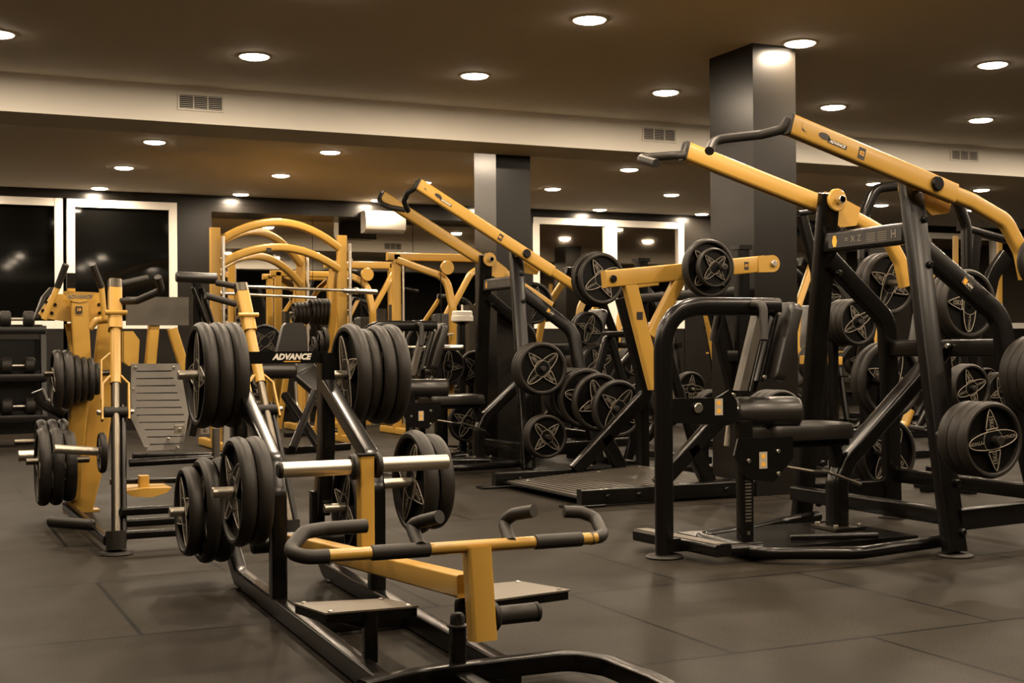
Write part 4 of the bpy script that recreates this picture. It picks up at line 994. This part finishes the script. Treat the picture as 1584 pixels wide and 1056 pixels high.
# white round stool-like scale
st = thing('round_bin', 'white round canister standing on a black stand left of the far pillar', 'canister', (4.55, 11.1, 0))
c = at(715, 497, Y=10.9)
MB().lathe((c.x, c.y, c.z), (0, 0, 1), [(.0, 0), (.095, 0), (.10, .006), (.10, .045), (.092, .052), (.092, .085), (.08, .095), (.0, .097)], 32).build('canister_body', M['white'], st)
MB().cyl((c.x, c.y, c.z+.09), (c.x, c.y, c.z+.15), .008, 10).build('lid_knob', M['white'], st)
MB().lathe((c.x, c.y, 0), (0, 0, 1), [(0, 0), (.14, 0), (.14, .02), (.03, .03), (.03, c.z-.03), (.09, c.z-.005), (0, c.z-.002)], 28).build('stand', M['black'], st)
# barbell on a low rack, left of the middle machine
bb = thing('barbell', 'chrome barbell resting on a black stand, left of the middle high row machine', 'barbell', at(640, 538, Y=9.9))
a, b_ = at(585, 537, Y=9.6), at(716, 538, Y=9.6)
MB().tube([a, at(675, 537, Y=9.6)], .013).build('bar', M['chrome'], bb)
MB().tube([at(672, 537, Y=9.6), b_], .022).build('sleeve', M['chrome'], bb)
MB().cyl(at(674, 537, Y=9.6), at(679, 537, Y=9.6), .033, 18).build('collar', M['chrome'], bb)
br_ = thing('barbell_stand', 'black upright stand carrying the chrome barbell', 'rack', at(676, 560, Y=9.68))
q = at(678, 545, Y=9.68)
MB().rtube([(q.x, q.y, q.z), (q.x, q.y, .02)], .06, .06, (1,0,0)).build('upright', M['black'], br_)
MB().rtube([(q.x, q.y-.3, .03), (q.x, q.y+.5, .03)], .06, .06, (1,0,0)).build('foot_rail', M['black'], br_)
MB().rtube([(q.x-.03, q.y-.05, q.z-.015), (q.x-.03, q.y-.14, q.z-.015), (q.x-.03, q.y-.14, q.z+.03)], .05, .012, (1,0,0)).build('bar_hook', M['black'], br_)
def stand(c, n, r, label, where, grp, spins, kg='15', h=.25):
    """a small post with one peg that carries the plates"""
    c = V(c); y = c.y + n*.053 + .03
    t = thing('plate_stand', label, 'rack', (c.x, y, 0), 'black plate stands among the rear machines')
    MB().rtube([(c.x, y, .03), (c.x, y, c.z+h)], .05, .06, (1,0,0)).build('post', M['black'], t)
    MB().rtube([(c.x, y-.22, .025), (c.x, y+.25, .025)], .06, .05, (1,0,0)).build('foot_rail', M['black'], t)
    MB().rtube([(c.x-.18, y, .025), (c.x+.18, y, .025)], .06, .05, (0,1,0)).build('cross_foot', M['black'], t)
    MB().cyl((c.x, y, c.z), (c.x, c.y-.05, c.z), .0175, 16, .2).build('storage_peg', M['rubber'], t)
    stack(c, (0, 1, 0), [r]*n, .05, where, grp, kg, .003, spins)
GB = 'single plates behind the middle machine'
for k, (px, py, Y, r_, lab) in enumerate(((657, 531, 10.4, .17, 'behind the chrome barbell'), (692, 566, 9.85, .15, 'right under the chrome barbell sleeve'),
      (735, 570, 9.9, .15, 'half hidden by the far upright of the middle machine'), (769, 527, 10.4, .12, 'small, between the uprights of the middle machine'),
      (722, 652, 9.75, .165, 'low behind the seat of the middle machine'))):
    stand(at(px, py, Y=Y), 1, r_, 'black plate stand ' + ['behind the chrome barbell', 'under the chrome barbell sleeve', 'behind the far upright of the middle machine', 'with the smallest plate, behind the middle machine', 'low behind the seat of the middle machine'][k], lab, GB, [.6+k*.9], '15', .12)
GR = 'plates seen through the right high row machine'
for k, (px, py, Y, r_, n, lab) in enumerate(((1325, 498, 6.9, .155, 4, 'behind its far brace, right machine'), (1497, 470, 5.9, .205, 3, 'behind its near sloping frame, right machine'),
      (1205, 555, 7.6, .16, 1, 'facing forward, beside the chest pad'), (1500, 600, 6.6, .16, 2, 'behind its near front stack, right machine'), (1105, 640, 7.7, .17, 2, 'behind the label bracket of the right machine'), (1220, 640, 7.9, .17, 2, 'behind the thigh roller of the right machine'),
      (1283, 462, 8.2, .12, 1, 'small, just right of the far upright of the right machine'), (910, 508, 10.2, .15, 2, 'below the tail of the middle machine arm'))):
    stand(at(px, py, Y=Y), n, r_, 'black plate stand ' + ['behind the far brace of the right machine', 'behind the near sloping frame of the right machine', 'beside the chest pad of the right machine', 'behind the near front stack of the right machine',
        'behind the label bracket of the right machine', 'behind the thigh roller of the right machine', 'right of the far upright of the right machine', 'below the arm tail of the middle machine'][k], lab, GR, [.5+k, 1, 2, 3], '15', .1)
# black pull-down tower with a curved top tube at the right
tw = thing('pulldown_tower', 'tall black tower with curved top tube behind the right high row machine', 'gym machine', (6.5, 8.0, 0))
MB().rtube([at(1335, 400, Y=8), at(1337, 330, Y=8), at(1352, 292, Y=8), at(1400, 286, Y=8)], .07, .075, (0,1,0), .14, .02, 8).build('curved_top_tube', M['black'], tw)
q = at(1336, 400, Y=8); MB().rtube([(q.x, 8, q.z+.05), (q.x, 8, .02)], .07, .075, (0,1,0), 0, .02).build('upright', M['black'], tw)
q2 = at(1400, 286, Y=8); MB().rtube([(q2.x-.02, 8, q2.z), (q2.x+.5, 8, q2.z-.02), (q2.x+.62, 8, q2.z-.3), (q2.x+.62, 8, .02)], .07, .075, (0,1,0), .2, .02, 8).build('rear_tube', M['black'], tw)
MB().rtube([(q.x-.1, 8, .03), (q2.x+.8, 8, .03)], .07, .06, (0,1,0)).build('floor_rail', M['black'], tw)
MB().rtube([at(1234, 330, Y=7.6), at(1272, 326, Y=7.6)], .05, .035, (0,1,0)).build('pad_plate', M['black'], tw)
MB().rtube([at(1240, 333, Y=7.62), at(1262, 420, Y=7.62), at(1270, 560, Y=7.62)], .05, .07, (0,1,0), .1).build('leaning_post', M['black'], tw)
q = at(1270, 560, Y=7.62); MB().rtube([(q.x, 7.62, q.z+.03), (q.x, 7.62, .02)], .05, .07, (0,1,0)).build('leaning_post_foot', M['black'], tw)
MB().rtube([at(1508, 362, Y=8.4), at(1500, 450, Y=8.4)], .07, .10, (0,1,0)).build('rear_post', M['black'], tw)
q = at(1500, 450, Y=8.4); MB().rtube([(q.x, 8.4, q.z+.02), (q.x, 8.4, .02)], .07, .10, (0,1,0)).build('rear_post_foot', M['black'], tw)
MB().rtube([at(1486, 352, Y=8.4), at(1560, 372, Y=8.4)], .10, .05, (0,1,0)).build('top_plate', M['black'], tw)
MB().rtube([at(1556, 395, Y=7.9), at(1535, 425, Y=7.9), at(1524, 480, Y=7.9), at(1524, 540, Y=7.9)], .05, .12, (0,1,0), .2).build('curved_guard', M['black'], tw)
for px in (1500, 1546, 1478):
    st_ = MB().rtube([at(px, 365, Y=10), at(px, 470, Y=10)], .03, .06, (0,1,0)).build('perforated_strip', M['yellow'], tw)
MB().rtube([at(1240, 556, Y=8.6), at(1300, 558, Y=8.6)], .05, .07, (0,1,0)).build('yellow_stub', M['yellow'], tw)
MB().tube([at(1392, 662, Y=6.8), at(1400, 655, Y=6.8), at(1408, 634, Y=6.8)], .03, .02).build('yellow_elbow', M['yellow'], tw)
MB().tube([at(1400, 660, Y=6.8), at(1428, 664, Y=6.8)], .02).build('elbow_grip', M['grip'], tw)

# chrome dumbbells on a small tiered rack far right
cr = thing('dumbbell_rack', 'small tiered rack of chrome dumbbells seen through the right high row machine', 'rack', (9.0, 12.0, 0))
for x_ in (8.05, 9.75):
    MB().rtube([(x_, 12.0, .02), (x_, 12.25, 1.15)], .05, .06, (1, 0, 0)).build('end_post', M['black'], cr)
    MB().rtube([(x_, 11.8, .03), (x_, 12.5, .03)], .05, .05, (1, 0, 0)).build('foot_rail', M['black'], cr)
cd = None
for j, (z, nm) in enumerate(((1.10, 'top'), (.82, 'middle'), (.54, 'lowest'))):
    MB().box((8.05, 11.98+.06*(2-j), z-.015), (9.75, 12.24+.06*(2-j), z)).build('shelf', M['yellow'] if j == 1 else M['black'], cr)
    for k in range(6):
        c = V((8.2 + k*.28, 12.11+.06*(2-j), z+.052))
        if cd is None:
            cd = thing('dumbbell', 'x', 'dumbbell', c, 'chrome dumbbells on the small tiered rack')
            for s_ in (-1, 1):
                MB().lathe(c+V((0, s_*.045, 0)), (0, s_, 0), [(0, 0), (.04, 0), (.05, .008), (.05, .05), (.04, .06), (0, .06)], 18).build('dumbbell_head', M['chrome'], cd)
            MB().cyl(c-V((0, .05, 0)), c+V((0, .05, 0)), .014, 10).build('handle', M['steel'], cd)
            o = cd
        else:
            o = copy_tree(cd); o.location = c
        o['label'] = 'chrome dumbbell, %s from the left on the %s shelf of the small tiered rack' % (ORD[k], nm)
